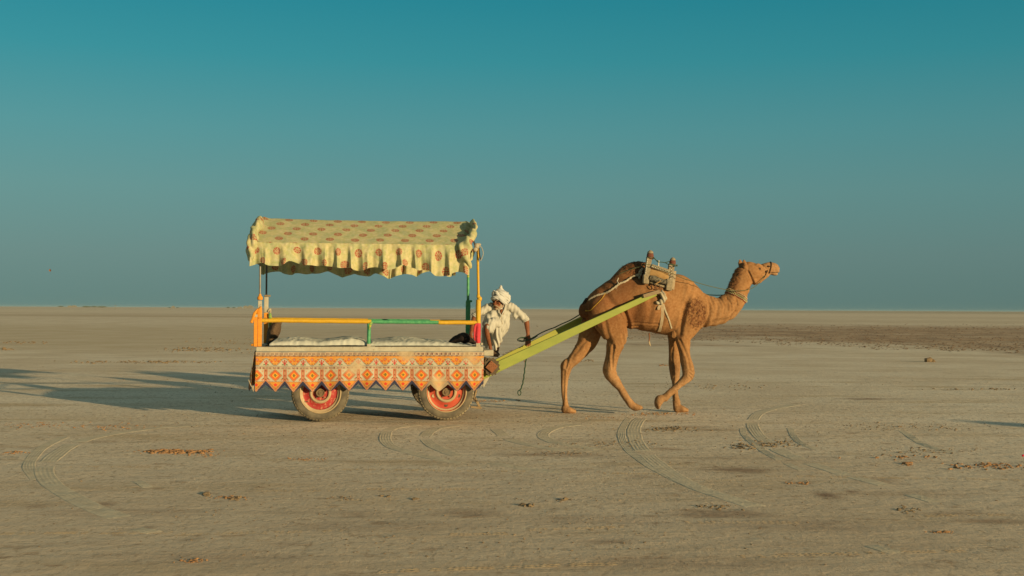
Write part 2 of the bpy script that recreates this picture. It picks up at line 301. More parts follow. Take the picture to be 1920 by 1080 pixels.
# ------------------------------------------------------------------ GROUND
def gnodes():
    m = bpy.data.materials.new('salt_flat_soil'); m.use_nodes = True; t = m.node_tree; n = t.nodes; l = t.links
    b = n["Principled BSDF"]; b.inputs["Roughness"].default_value = 0.97; b.inputs["Specular IOR Level"].default_value = 0.05
    geo = n.new("ShaderNodeNewGeometry"); sp = n.new("ShaderNodeSeparateXYZ"); l.new(geo.outputs["Position"], sp.inputs[0])
    def mth(op, a, b_=None, c=None):
        q = n.new("ShaderNodeMath"); q.operation = op
        for i, v in enumerate((a, b_, c)):
            if v is None: continue
            if isinstance(v, (int, float)): q.inputs[i].default_value = v
            else: l.new(v, q.inputs[i])
        return q.outputs[0]
    def ns(scale, vec=(1, 1, 1), detail=5, rough=0.55):
        mp = n.new("ShaderNodeMapping"); mp.inputs[3].default_value = vec; l.new(geo.outputs["Position"], mp.inputs[0])
        q = n.new("ShaderNodeTexNoise"); q.inputs["Scale"].default_value = scale; q.inputs["Detail"].default_value = detail; q.inputs["Roughness"].default_value = rough; l.new(mp.outputs[0], q.inputs[0]); return q.outputs[0]
    def rng(v, a, b_, c=0.0, d=1.0, smooth=True):
        q = n.new("ShaderNodeMapRange"); q.interpolation_type = 'SMOOTHSTEP' if smooth else 'LINEAR'
        l.new(v, q.inputs[0]); 
        for i, x in enumerate((a, b_, c, d)): q.inputs[i + 1].default_value = x
        return q.outputs[0]
    def mixx(f, a, b_):
        q = n.new("ShaderNodeMix"); q.data_type = 'RGBA'
        if isinstance(f, float): q.inputs[0].default_value = f
        else: l.new(f, q.inputs[0])
        for i, v in ((6, a), (7, b_)):
            if isinstance(v, tuple): q.inputs[i].default_value = (*v, 1)
            else: l.new(v, q.inputs[i])
        return q.outputs[2]
    Y = sp.outputs[1]; X = sp.outputs[0]
    base = mixx(rng(ns(0.35, (1, 1, 1), 6), 0.35, 0.65), (0.62, 0.505, 0.37), (0.72, 0.615, 0.475))
    base = mixx(rng(ns(0.9, (0.35, 1.6, 1), 8, 0.65), 0.50, 0.72), base, (0.50, 0.38, 0.24))
    base = mixx(mth('MULTIPLY', rng(ns(4.5, (0.6, 1.5, 1), 8, 0.7), 0.56, 0.72), 0.55), base, (0.42, 0.30, 0.19))
    base = mixx(mth('MULTIPLY', rng(ns(11, (0.7, 1.3, 1), 8, 0.7), 0.58, 0.67), 0.7), base, (0.31, 0.21, 0.135))
    base = mixx(mth('MULTIPLY', rng(ns(26, (0.6, 1.2, 1), 6, 0.75), 0.57, 0.66), 0.6), base, (0.30, 0.21, 0.14))
    base = mixx(mth('MULTIPLY', rng(ns(17, (0.8, 1.2, 1), 6, 0.7), 0.60, 0.70), 0.35), base, (0.80, 0.72, 0.55))
    base = mixx(mth('MULTIPLY', mth('MULTIPLY', rng(ns(26, (0.8, 0.36, 1), 5, 0.7), 0.54, 0.62), rng(Y, 40.0, 14.0)), 0.75), base, (0.30, 0.215, 0.14))
    base = mixx(mth('MULTIPLY', mth('MULTIPLY', rng(ns(19, (0.8, 0.4, 1), 5, 0.7), 0.57, 0.65), rng(Y, 40.0, 14.0)), 0.6), base, (0.84, 0.76, 0.58))
    # warmer darker foreground soil
    base = mixx(mth('MULTIPLY', rng(Y, 16.0, 6.5), 0.62), base, (0.445, 0.35, 0.25))
    base = mixx(mth('MULTIPLY', rng(ns(6.5, (0.4, 0.6, 1), 7, 0.72), 0.575, 0.65), 0.6), base, (0.30, 0.205, 0.13))
    base = mixx(mth('MULTIPLY', rng(ns(1.6, (0.16, 1.2, 1), 6, 0.65), 0.56, 0.70), 0.45), base, (0.36, 0.28, 0.20))
    # far broken soil band: starts about 45 m out on the right, fading leftwards
    ratio = mth('DIVIDE', X, Y)
    edge = mth('ADD', Y, mth('MULTIPLY', rng(ns(0.12, (0.5, 0.5, 1), 6, .65), 0.3, 0.7, -1, 1), 12.0))
    near = mth('ADD', 55.0, mth('MULTIPLY', ratio, -28.0))
    bandm = mth('MULTIPLY', rng(mth('SUBTRACT', edge, near), -4.0, 9.0), rng(edge, 135.0, 88.0))
    bandm = mth('MULTIPLY', bandm, rng(ns(0.5, (0.12, 0.30, 1), 6, 0.7), 0.36, 0.54, 0.62, 1.0))
    bandm = mth('MULTIPLY', bandm, rng(ratio, -0.02, 0.16))
    brown = mixx(rng(ns(1.6, (0.6, 0.10, 1), 6, 0.75), 0.42, 0.60), (0.44, 0.295, 0.185), (0.25, 0.16, 0.10))
    base = mixx(mth('MULTIPLY', bandm, 0.9), base, brown)
    band2 = mth('MULTIPLY', mth('MULTIPLY', rng(Y, 120.0, 170.0), rng(Y, 330.0, 200.0)), rng(ns(0.02, (0.3, 1, 1), 3), 0.4, 0.6))
    base = mixx(mth('MULTIPLY', band2, 0.55), base, (0.40, 0.29, 0.18))
    faint = mth('MULTIPLY', mth('MULTIPLY', rng(Y, 32.0, 44.0), rng(Y, 110.0, 70.0)), rng(ratio, 0.05, -0.1))
    base = mixx(mth('MULTIPLY', faint, 0.45), base, (0.47, 0.36, 0.22))
    far = mth('MULTIPLY', rng(Y, 380.0, 900.0), rng(ratio, -0.2, 0.45, 0.25, 1.0))
    base = mixx(mth('MULTIPLY', far, 0.6), base, (0.36, 0.30, 0.21))
    sa = n.new("ShaderNodeAttribute"); sa.attribute_name = "stain"
    base = mixx(mth("MULTIPLY", sa.outputs["Fac"], rng(ns(6, (.6, 1.2, 1), 7, .7), 0.35, 0.55, 0.35, 0.9)), base, (0.235, 0.155, 0.105))
    l.new(base, b.inputs["Base Color"])
    b1 = n.new("ShaderNodeBump"); b1.inputs["Strength"].default_value = 0.9; b1.inputs["Distance"].default_value = 0.022; l.new(ns(7, (0.6, 1, 1), 9, 0.68), b1.inputs["Height"])
    b2 = n.new("ShaderNodeBump"); b2.inputs["Strength"].default_value = 0.8; b2.inputs["Distance"].default_value = 0.009; l.new(ns(24, (1, .5, 1), 7, .75), b2.inputs["Height"])
    l.new(b1.outputs[0], b2.inputs["Normal"]); l.new(b2.outputs[0], b.inputs["Normal"])
    return m
M['ground'] = gnodes()
def axis_vals(lo, hi, step, far, neg=None):
    v = []; x = lo
    while x <= hi + 1e-6: v.append(x); x += step
    s = step
    while v[-1] < far: s *= 1.35; v.append(v[-1] + s)
    s = step; lowend = -far if neg is None else neg
    while v[0] > lowend: s *= 1.35; v.insert(0, v[0] - s)
    return v
xs = axis_vals(-11, 11, 0.07, 6500); ys = axis_vals(5.5, 27, 0.07, 6500, -300)
TRK = []     # printed wheel ruts sink into the soil slightly: not modelled in the sheet itself
def gh(x, y):
    k = sm(80, 25, math.hypot(x, y - 12))
    if k <= 0: return -0.0
    p = Vector((x, y, 0))
    return k * (0.0035 * noise.noise(p * 1.3) + 0.003 * noise.noise(Vector((x * 3, y * 5, 2))) + 0.0022 * noise.noise(Vector((x * 8, y * 11, 5))) - 0.002)
gv = [(x, y, gh(x, y)) for y in ys for x in xs]; nx = len(xs)
gf = [(j * nx + i, j * nx + i + 1, (j + 1) * nx + i + 1, (j + 1) * nx + i) for j in range(len(ys) - 1) for i in range(nx - 1)]
me = bpy.data.meshes.new('ground'); me.from_pydata(gv, [], gf); me.materials.append(M['ground']); me.polygons.foreach_set('use_smooth', [True] * len(me.polygons))
g = bpy.data.objects.new('ground', me); COL.objects.link(g); tag(g, 'flat pale salt and mud plain running to the horizon', None, None, 'structure')

# stains where the crust is broken or damp: an attribute of the sheet itself
STAINS = [(1500, 985, 300, 16, .38), (1150, 975, 220, 12, .35), (700, 985, 260, 13, .32), (1700, 925, 200, 8, .3), (250, 960, 200, 9, .3), (850, 890, 220, 7, .25), (400, 1045, 260, 16, .3), (1250, 1055, 320, 16, .35), (1450, 860, 160, 6, .25), (1385, 882, 75, 9, .8), (1345, 962, 110, 11, .75), (1548, 928, 32, 9, 1.0), (1598, 921, 22, 4, .9), (1030, 852, 120, 6, .6), (880, 962, 90, 10, .6), (275, 990, 22, 7, .8), (190, 946, 28, 6, .8), (1640, 901, 50, 9, .5),
          (1640, 748, 90, 2.6, .8), (1070, 880, 60, 2.5, .4), (1210, 895, 40, 3, .5), (180, 828, 60, 3.5, .5), (30, 838, 60, 3, .4), (1860, 977, 90, 6, .7), (1420, 988, 50, 8, .45), (1130, 1015, 60, 6, .4), (1800, 962, 120, 4, .5), (540, 1020, 60, 7, .35), (360, 1010, 30, 8, .4),
          (900, 700 + 52, 55, 2.5, .6), (1255, 842, 40, 3.5, .6), (1505, 842, 30, 3, .5), (1340, 806, 90, 3, .5), (1440, 775, 60, 2, .4), (670, 963, 40, 6, .35), (70, 950, 30, 4, .5), (1750, 1060, 80, 8, .35), (1290, 800, 60, 3, .4)]
stw = []
for (px, py, rx, ry, a) in STAINS:
    c = ground_pt(px, py); e = ground_pt(px + rx, py); n_ = ground_pt(px, py - ry); stw.append((c.x, c.y, (e - c).length, max(.05, (n_ - c).length), a))
at_ = me.attributes.new('stain', 'FLOAT', 'POINT'); vals = []
for (x, y, z) in gv:
    s_ = 0.0
    if -12 < x < 12 and 5.3 < y < 24:
        for (cx_, cy_, rx, ry, a) in stw:
            dx = (x - cx_) / rx; dy = (y - cy_) / ry
            if abs(dx) < 1.6 and abs(dy) < 1.6:
                r_ = math.hypot(dx, dy) + .35 * nz((x * 2.2, y * 2.2, cx_)); s_ = max(s_, a * sm(1.15, .25, r_))
    vals.append(s_)
at_.data.foreach_set('value', vals)
def strip_track(pts, width, grooves, h=.0029, name='tyre_track', fade=.35, label=None):
    W_ = [ground_pt(*p) for p in pts]; P_ = catpts(W_, 1); L_ = [P_[0]]
    P_ = catpts(W_, 40); acc = [P_[0]]
    for p in P_:
        if (p - acc[-1]).length > 0.03: acc.append(p)
    n = len(acc); nv = grooves * 4 + 2; b = MB(); vs = []
    for i, p in enumerate(acc):
        tg = (acc[min(i + 1, n - 1)] - acc[max(i - 1, 0)]).normalized(); s_ = Vector((tg.y, -tg.x, 0)); f = i / (n - 1); k = min(1, f / fade, (1 - f) / fade) * sm(-.42, .05, nz((p.x * 1.5, p.y * 1.5, pts[0][0])))
        for j in range(nv + 1):
            v = j / nv; ed = 0 if j in (0, nv) else 1
            hh = h * math.sin(v * grooves * 2 * PI - PI / 2) * (0.55 + .45 * math.sin(i * 1.5 + (j % 4) * 1.0)) * k * (.6 + .9 * nz((p.x * 3, p.y * 3, j)))
            q = p + s_ * (v - .5) * width * (1 + .1 * nz((p.x * 2, p.y * 2, 4)))
            z = gh(q.x, q.y) + (0.0015 + hh + .001 * k if ed else -.004)
            if k < .05: z = gh(q.x, q.y) - .004
            vs.append(Vector((q.x, q.y, z)))
    fs = [(i * (nv + 1) + j, i * (nv + 1) + j + 1, (i + 1) * (nv + 1) + j + 1, (i + 1) * (nv + 1) + j) for i in range(n - 1) for j in range(nv)]
    b.add(vs, fs); o = b.build(name, M['rut'], None, world=True); tag(o, label or 'curved tread print pressed into the pale soil', None, None, 'structure'); return o
M['rut'] = mat('rutted_soil', (0.58, 0.495, 0.355), (0.47, 0.385, 0.27), 0.97, 9, 1.2, .6, 30)
TR = [([(420, 796), (310, 801), (213, 813), (143, 830), (100, 857), (82, 880), (97, 907), (133, 930), (175, 951), (240, 975)], .30), ([(130, 815), (82, 838), (58, 862), (55, 880), (72, 900)], .20), ([(790, 796), (735, 803), (722, 818), (728, 833), (750, 843), (787, 853), (833, 863), (900, 872)], .24),
      ([(880, 795), (820, 803), (798, 817), (807, 832), (837, 847), (873, 857), (920, 867), (990, 879), (1070, 888)], .26), ([(925, 800), (935, 809), (953, 822), (985, 832), (1060, 846)], .26), ([(1095, 795), (1045, 801), (1018, 814), (1033, 827), (1066, 834), (1140, 845)], .26),
      ([(1290, 765), (1213, 780), (1190, 800), (1193, 827), (1213, 853), (1257, 887), (1300, 910), (1343, 926), (1440, 956)], .30), ([(1500, 757), (1432, 771), (1411, 790), (1420, 813), (1453, 840), (1497, 860), (1563, 883), (1680, 915)], .28), ([(1628, 1021), (1658, 1030), (1692, 1040)], .20), ([(1668, 918), (1710, 928), (1760, 941)], .22),
      ([(250, 902), (262, 905), (280, 915)], .16), ([(250, 990), (275, 995), (298, 1000)], .2)]
TR += [([(1180, 782), (1165, 810), (1176, 840), (1220, 875), (1290, 910)], .16), ([(1395, 790), (1396, 815), (1440, 850), (1510, 885)], .14), ([(1480, 800), (1500, 830), (1560, 850)], .14), ([(1690, 806), (1730, 832), (1790, 850)], .16)]
for pts, w_ in TR: strip_track(pts, w_ * .6, 5)
# rows of small lug prints left by tyres rolling across the view, one object each row
def dots(y0, x0, x1, y1, step, s):
    b = MB(); x = x0
    while x < x1:
        f = (x - x0) / (x1 - x0); y = y0 + (y1 - y0) * f; p = ground_pt(x, y)
        if random.random() < .75 + .5 * nz((x * .02, y0, 0)):
            for dy in (0, .045):
                q = p + Vector((random.uniform(-.006, .006), dy, gh(p.x, p.y) + .0005)); a = random.uniform(.7, 1.2) * s
                vs = [q + Vector((-a, -.4 * a, 0)), q + Vector((a, -.3 * a, 0)), q + Vector((a * .9, .5 * a, 0)), q + Vector((-a * .8, .4 * a, 0)), q + Vector((.2 * a, 0, .17 * a))]
                b.add(vs, [(0, 1, 4), (1, 2, 4), (2, 3, 4), (3, 0, 4)])
        x += step
    tag(b.build('lug_prints', M['print'], None, world=True, smooth=False), 'row of small lug prints crossing the soil', None, None, 'stuff')
for a in ((880, 645, 1105, 886, 8, .020), (887, 1110, 1235, 889, 8, .020), (918, 690, 905, 917, 9, .021), (994, 985, 1180, 988, 9, .022), (1003, 845, 960, 1001, 9, .022), (1074, 700, 1160, 1057, 11, .026), (896, 1655, 1919, 900, 8, .018), (893, 1440, 1660, 896, 8, .018),
          (1036, 1690, 1825, 1034, 9, .024), (1045, 1380, 1660, 1038, 12, .022), (1001, 2, 330, 999, 9, .020), (1003, 330, 640, 996, 11, .018), (980, 1290, 1500, 981, 12, .020), (876, 130, 300, 876, 7, .016), (921, 480, 640, 921, 9, .016), (938, 640, 760, 937, 10, .018), (968, 1740, 1890, 965, 9, .02)): dots(*a)
def clods(name, m, spots, label):
    b = MB()
    for (px, py, sx_, sy_, n, r0, r1) in spots:
        for k in range(n):
            x = random.gauss(0, .42) * sx_ + px; y = random.gauss(0, .42) * sy_ + py; p = ground_pt(x, y); r_ = r0 + (r1 - r0) * random.random() ** 2.2
            p.z = gh(p.x, p.y) + r_ * .10; R = Matrix.Rotation(random.uniform(0, 6.28), 3, 'Z') @ Matrix.Rotation(random.uniform(-.5, .5), 3, 'X')
            i0 = len(b.v); b.ball(p, (r_ * random.uniform(.8, 1.5), r_ * random.uniform(.7, 1.1), r_ * random.uniform(.35, .7)), 7, 5, R)
            for i in range(i0, len(b.v)): b.v[i] = b.v[i] + (b.v[i] - p) * .45 * nz(b.v[i] / r_ * .9)
    tag(b.build(name, m, None, world=True, smooth=False), label, None, None, 'stuff')
clods('orange_crumbs', M['clod2'], [(325, 847, 75, 4, 260, .008, .030), (380, 853, 50, 4, 50, .004, .014), (1860, 874, 110, 7, 150, .004, .022), (1700, 857, 120, 6, 60, .004, .022), (575, 861, 50, 4, 60, .004, .013), (425, 933, 40, 4, 45, .004, .014), (360, 1052, 30, 4, 40, .005, .012), (25, 849, 25, 4, 24, .006, .02), (200, 800, 120, 9, 90, .005, .018),
      (60, 797, 70, 6, 70, .005, .017), (1240, 776, 70, 4, 90, .006, .02), (1120, 783, 90, 6, 50, .005, .014), (985, 678, 4, 1.2, 4, .02, .035), (1021, 678, 4, 1, 3, .02, .03), (1247, 685, 14, 1.4, 14, .02, .045), (1504, 905, 30, 3, 40, .005, .014), (1765, 998, 24, 3, 22, .006, .018), (920, 752, 40, 2, 30, .008, .022), (1702, 871, 12, 3, 14, .01, .03)], 'loose orange soil crumbs lying in small patches')
clods('soil_clods', M['clod'], [(960, 900, 1100, 130, 700, .002, .009), (960, 790, 1100, 40, 500, .003, .012), (960, 720, 1100, 30, 400, .005, .016), (1450, 832, 80, 10, 200, .004, .020), (1390, 838, 50, 7, 70, .004, .022), (1260, 805, 60, 6, 130, .005, .022), (1160, 832, 130, 8, 150, .004, .016), (1060, 850, 90, 5, 80, .004, .014), (1100, 676, 14, 2, 16, .02, .05),
      (1330, 725, 130, 8, 50, .01, .03), (1830, 730, 110, 3, 40, .01, .035), (380, 656, 90, 5, 150, .02, .06), (270, 679, 170, 3, 130, .02, .05), (40, 642, 60, 3, 40, .03, .06), (15, 655, 12, 1.5, 12, .03, .07), (1745, 845, 120, 8, 120, .004, .018), (1700, 800, 180, 10, 140, .005, .018), (1340, 950, 60, 8, 40, .004, .018), (1700, 955, 40, 6, 34, .004, .018), (720, 931, 20, 3, 8, .005, .018), (775, 937, 8, 3, 5, .008, .022),
      (990, 948, 20, 3, 14, .006, .03), (1055, 938, 15, 3, 10, .006, .028), (390, 928, 12, 3, 10, .008, .03), (442, 934, 12, 3, 12, .008, .025), (640, 935, 30, 5, 18, .004, .014), (1150, 1000, 500, 80, 160, .003, .009), (540, 1000, 500, 80, 120, .003, .009), (440, 640, 120, 8, 90, .02, .045), (1500, 640, 10, 2, 6, .02, .04)], 'scattered small brown soil clods on the plain')
M['bandclod'] = mat('broken_brown_crust', (0.10, 0.07, 0.045), (0.17, 0.115, 0.072), 0.95, 3, 1.2)
# broken, cloddy ground of the far brown band on the right
b = MB()
for k in range(4200):
    py = random.uniform(606, 662); x = random.uniform(960, 1925)
    lo = 640 + (x - 1300) * .038 + 6 * nz((x * .01, 0, 0))
    if py > lo or random.random() > sm(960, 1350, x) * sm(601, 618, py): continue
    p = ground_pt(x, py); r_ = random.uniform(.018, .055) * (1 if py > 620 else 1.5); R = Matrix.Rotation(random.uniform(0, 6.28), 3, 'Z')
    b.ball(p, (r_ * random.uniform(.8, 1.6), r_, r_ * random.uniform(.3, .65)), 5, 4, R)
tag(b.build('broken_soil', M['bandclod'], None, world=True, smooth=False), 'rough brown broken clods covering the far strip of ground', None, None, 'stuff')
p = ground_pt(1740, 678.5); b = MB(); b.ball(p + Vector((0, 0, .05)), (.13, .12, .09), 9, 7); b.ball(p + Vector((.13, 0, .02)), (.09, .09, .06), 8, 6)
for i, q in enumerate(b.v): b.v[i] = q + (q - p) * .4 * nz(q * 9)
tag(b.build('rock', M['clod'], None, c=(p.x, p.y, 0), world=True, smooth=False) if False else b.build('rock', M['clod'], None, world=True, smooth=False), 'small brown lump of earth alone on the pale ground at far right', 'rock')


# ------------------------------------------------------------------ CART
CT = Vector((1.0, 0.8, 0))
cart = empty('camel_cart', CT, 'decorated wooden passenger cart with floral canopy, printed skirt and four rubber tyres', 'cart')
def P(px, py, t=-0.04): return at(px, py, t)
TN, TF = -0.04, 1.60                   # near and far side planes
zbed = P(700, 650).z
sL, sR = P(480, 655).x, P(906, 655).x
# bed
b = MB(); b.box(((sL + sR) / 2, TN + 0.035, zbed - 0.032), (sR - sL, 0.07, 0.062), bev=0.006)
b.box(((sL + sR) / 2, TF - 0.035, zbed - 0.032), (sR - sL, 0.07, 0.062), bev=0.006)
b.box((sL + 0.04, (TN + TF) / 2, zbed - 0.034), (0.08, TF - TN - 0.144, 0.06), bev=0.005); b.box((sR - 0.04, (TN + TF) / 2, zbed - 0.034), (0.08, TF - TN - 0.144, 0.06), bev=0.005)
b.build('bed_frame', M['white'], cart)
b = MB()
for k in range(9):
    y = TN + 0.075 + (k + 0.5) * (TF - TN - 0.15) / 9; b.box(((sL + sR) / 2, y, zbed - 0.045), (sR - sL - 0.17, (TF - TN - 0.15) / 9 - 0.006, 0.024), bev=0.002)
b.build('bed_planks', M['wood'], cart)
b = MB()
for y in (0.36, 1.24): b.box(((sL + sR) / 2, y, zbed - 0.12), (sR - sL - 0.1, 0.07, 0.11), bev=0.006)
for x in (0.0, 0.8, 1.6, 2.2): b.box((x, 0.8, zbed - 0.215), (0.07, 1.1, 0.075), bev=0.005)
b.build('chassis', M['wood'], cart)
# wheels
c1 = at(600.5, 736.5, 0.0); c2 = at(837, 735, 0.0)
RW1 = c1.z; RW2 = c2.z
def wheel(x, R, t0, side, style):
    """side=-1: outer face looks to the camera side"""
    W = 0.19; yo = t0 if side < 0 else t0 + W; sg = -side     # sg: into the cart
    w_ = MB()
    hold = bpy.data.objects.new('wheel', None); COL.objects.link(hold); hold.parent = cart; hold.empty_display_size = .1
    hold.location = Vector((x, yo, R)) - CT; ORIG[hold.name] = Vector((x, yo, R)); cx = (x, yo, R)
    def pr(lst): return [(r * R / 0.374, o * sg) for r, o in lst]
    w_.lathe(pr([(0.245, 0.035), (0.255, 0.012), (0.275, 0.002), (0.300, -0.002), (0.325, 0.004), (0.343, 0.016), (0.356, 0.034), (0.3615, 0.06), (0.3615, 0.13), (0.356, 0.156), (0.343, 0.174), (0.3, 0.19), (0.25, 0.18), (0.245, 0.155)]), cx, n=72)
    w_.build('tyre', M['tyre'], hold)
    tr = MB(); nb = 52
    for k in range(nb):
        th = 2 * PI * (k + (0.5 if style else 0)) / nb
        for (rr, oo, ln, wd, skew) in ((0.3490, 0.030, 0.022, 0.028, 0.5), (0.3595, 0.062, 0.0145, 0.040, 0.2), (0.3595, 0.098, 0.0145, 0.026, -0.2), (0.3595, 0.132, 0.0145, 0.034, 0.2), (0.3490, 0.162, 0.022, 0.028, -0.5)):
            rr *= R / 0.374; tw = 2 * PI * rr / nb * 0.78
            er = Vector((math.cos(th), 0, math.sin(th))); et = Vector((-math.sin(th), 0, math.cos(th))); ey = Vector((0, 1, 0))
            Rm = Matrix((et, ey, er)).transposed()
            if abs(oo - 0.096) > 0.05: Rm = Rm @ Matrix.Rotation((-0.75 if oo < 0.09 else 0.75) * -sg, 3, 'X')
            tr.box(Vector(cx) + er * rr + ey * oo * sg, (tw, wd, ln), Rm, 0.002)
    tr.build('tread', M['tread2'] if style else M['tread'], hold)
    rm = MB()
    rm.lathe(pr([(0.262, 0.016), (0.266, 0.004), (0.258, -0.004), (0.250, 0.0), (0.247, 0.016), (0.236, 0.024), (0.226, 0.028), (0.220, 0.031)]), cx, n=64)
    rm.build('rim', M['rimcream'], hold)
    if style:
        rg = MB(); rg.lathe(pr([(0.2505, -0.0045), (0.2465, 0.015), (0.2415, 0.020)]), cx, n=64); rg.build('rim_stripe', M['rimred2'], hold)
    dk = MB(); dk.lathe(pr([(0.2215, 0.030), (0.213, 0.046), (0.195, 0.050), (0.165, 0.040), (0.140, 0.030), (0.130, 0.026)]), cx, n=64)
    dk.build('wheel_disc', M['rimred2'] if style else M['rimred'], hold)
    rg = MB(); rg.lathe(pr([(0.1405, 0.0305), (0.134, 0.018), (0.122, 0.012), (0.108, 0.015), (0.101, 0.030), (0.098, 0.041)]), cx, n=48); rg.build('hub_flange', M['rimcream'], hold)
    rc = MB(); rc.lathe(pr([(0.100, 0.0405), (0.05, 0.0435)]), cx, n=40); rc.build('hub_plate', M['rimred2'] if style else M['rimred'], hold)
    hb = MB(); hb.lathe(pr([(0.056, 0.045), (0.056, -0.004), (0.051, -0.012), (0.042, -0.012), (0.039, -0.004), (0.026, -0.004), (0.024, -0.014), (0.001, -0.016)]), cx, n=32)
    hb.build('hub_cap', M['hub'], hold)
    for k in range(5):
        nu = MB()
        th = 2 * PI * k / 5 + 0.3; p = Vector(cx) + Vector((math.cos(th) * 0.076, 0.034 * sg, math.sin(th) * 0.076))
        nu.lathe([(0.010, 0.012 * sg), (0.010, -0.010 * sg), (0.006, -0.013 * sg), (0.0005, -0.013 * sg)], p, n=6)
        nu.build('lug_nut', M['hub'], hold, smooth=False)
    if style:
        for k in range(5):
            th = 2 * PI * k / 5 - 1.57; p = Vector(cx) + Vector((math.cos(th) * 0.172, 0.0395 * sg, math.sin(th) * 0.172))
            ho = MB(); ho.lathe([(0.0235, 0.003 * sg), (0.021, -0.0015 * sg), (0.0205, 0.001 * sg), (0.0005, 0.0012 * sg)], p, n=20); ho.build('vent_hole', M['rubber'] if k != 4 else M['rimcream'], hold)
    else:
        vv = MB(); vv.tube([Vector(cx) + Vector((-0.155, 0.02 * sg, -0.115)), Vector(cx) + Vector((-0.175, -0.006 * sg, -0.108))], 0.005, 6); vv.build('valve', M['dark'], hold)
    return hold
wheel(c1.x, RW1, 0.0, -1, 0); wheel(c2.x, RW2, 0.0, -1, 1); wheel(c1.x, RW1, 1.40, 1, 0); wheel(c2.x, RW2, 1.40, 1, 1)
for x, R in ((c1.x, RW1), (c2.x, RW2)):
    b = MB(); b.box((x, 0.795, R), (0.07, 1.15, 0.07), bev=0.008)
    for y in (0.42, 1.17):
        b.box((x, y, R + 0.12), (0.10, 0.05, 0.17), bev=0.005); b.box((x, y, R + 0.215), (0.46, 0.05, 0.018)); b.box((x, y, R + 0.235), (0.60, 0.05, 0.018))
    b.build('axle', M['steel_dark'], cart)
# printed skirt --------------------------------------------------------------
PXM = 147.0
def skirt_colour(fx, y):
    """fx in -.5...5 across a tile centred on a diamond, y in photograph-scale units below the top (0..74)"""
    cream = (0.43, 0.40, 0.30); orange = (0.54, 0.24, 0.045); red = (0.44, 0.075, 0.03); pink = (0.40, 0.215, 0.125); navy = (0.03, 0.035, 0.075); green = (0.09, 0.14, 0.06); grey = (0.20, 0.21, 0.20); tan = (0.43, 0.175, 0.075)
    x = fx * 34.0; ax = abs(x)
    ye = 74.5 - ax * 1.24
    if y > ye: return navy
    if y < 1.6: return grey
    if y < 7.8:
        q = (x + 17) % 8.5
        return ((0.14, 0.07, 0.06) if (q < 5.6 and (q * 1.0) % 1.9 < 1.1 and 3.0 < y < 6.6) else mixc(cream, pink, .45))
    if y < 9: return navy
    if y < 27.5:
        if y > 26.6: return grey
        bd = 12.5 + 13.5 * (0.5 + 0.5 * math.cos(2 * PI * fx)) ** 0.8
        if abs(y - bd) < 0.7: return grey
        if y < bd:
            r = math.hypot(x, (y - 15.2)); th = math.atan2(y - 15.2, x)
            if r < 1.3: return (0.24, 0.22, 0.22)
            if r < 3.4 and math.cos(8 * th) > -0.2: return (0.42, 0.06, 0.05)
            for (qx, qy) in ((6.6, 18.4),):
                r = math.hypot(ax - qx, y - qy); th = math.atan2(y - qy, ax - qx)
                if r < 2.5 and math.cos(6 * th) > -0.3: return red
            if math.hypot(x, y - 23.2) < 1.1 or math.hypot(ax - 4.5, y - 22.8) < 0.9 or math.hypot(ax - 10.5, y - 14.5) < 0.9: return (0.20, 0.12, 0.04)
            if abs(y - (12.5 + 11 * (0.5 + 0.5 * math.cos(2 * PI * (fx * 1.55))) ** 1.2)) < 0.5 and ax > 3: return mixc(orange, cream, .6)
            return orange
        k = 17 - ax
        if abs(k - (25 - y) * 0.55) < 0.8 and 17.5 < y < 24.5: return (0.45, 0.05, 0.04)
        if k < 0.6 and 15 < y < 26: return (0.35, 0.06, 0.05)
        if math.hypot(k - 3.4, (y - 24.2) * 1.8) < 1.9: return green
        if math.hypot(k - 3.0, (y - 18.6) * 1.6) < 1.3: return (0.25, 0.05, 0.04)
        return cream
    if y < 32.8:
        q = (x + 17) % 6.8
        return ((0.15, 0.05, 0.045) if (q < 4.6 and q % 1.7 < 0.9 and 29 < y < 32) else mixc(cream, pink, .4))
    if y < 55 and ax > 13.7:
        if ax < 14.5: return red
        for qy in (35.5, 44, 51.5):
            if math.hypot(17 - ax, y - qy) < 1.5: return (0.26, 0.06, 0.04)
        if ax > 15.9 or True: return mixc(pink, tan, .3)
    if y < 55:
        m_ = ax + abs(y - 44)
        if m_ < 12.2:
            if m_ < 2.4 or (m_ < 4.0 and (abs(ax) < 0.6 or abs(y - 44) < 0.6 or abs(ax - abs(y - 44)) < .5)): return (0.17, 0.14, 0.04)
            if m_ < 6.2: return (0.66, 0.30, 0.04)
            if m_ < 9.0: return (0.56, 0.09, 0.025)
            if m_ > 11.6: return (0.22, 0.12, 0.05)
            return tan
        if math.hypot(ax - 10.6, y - 36.2) < 1.5: return (0.50, 0.26, 0.16)
        if math.hypot(ax - 11.2, y - 52) < 1.7: return (0.44, 0.16, 0.10)
        if math.hypot(ax - 12.8, y - 50) < 1.3: return green
        return cream
    if y < 56: return (0.30, 0.14, 0.06)
    d = ye - y
    if d < 3.2: return (0.28, 0.13, 0.07) if (y % 3.0 < 0.7) else pink
    if d < 4.2: return red
    if d < 7 : return green if ((y + x) % 3.4 < 1.2 and d < 6.3) else orange
    if math.hypot(x, y - 61.5) < 2.6 + 0.9 * math.cos(5 * math.atan2(x, -(y - 61.5))): return (0.54, 0.05, 0.03)
    if abs(abs(x) * 1.0 - (68 - y)) < 0.9: return red
    return orange
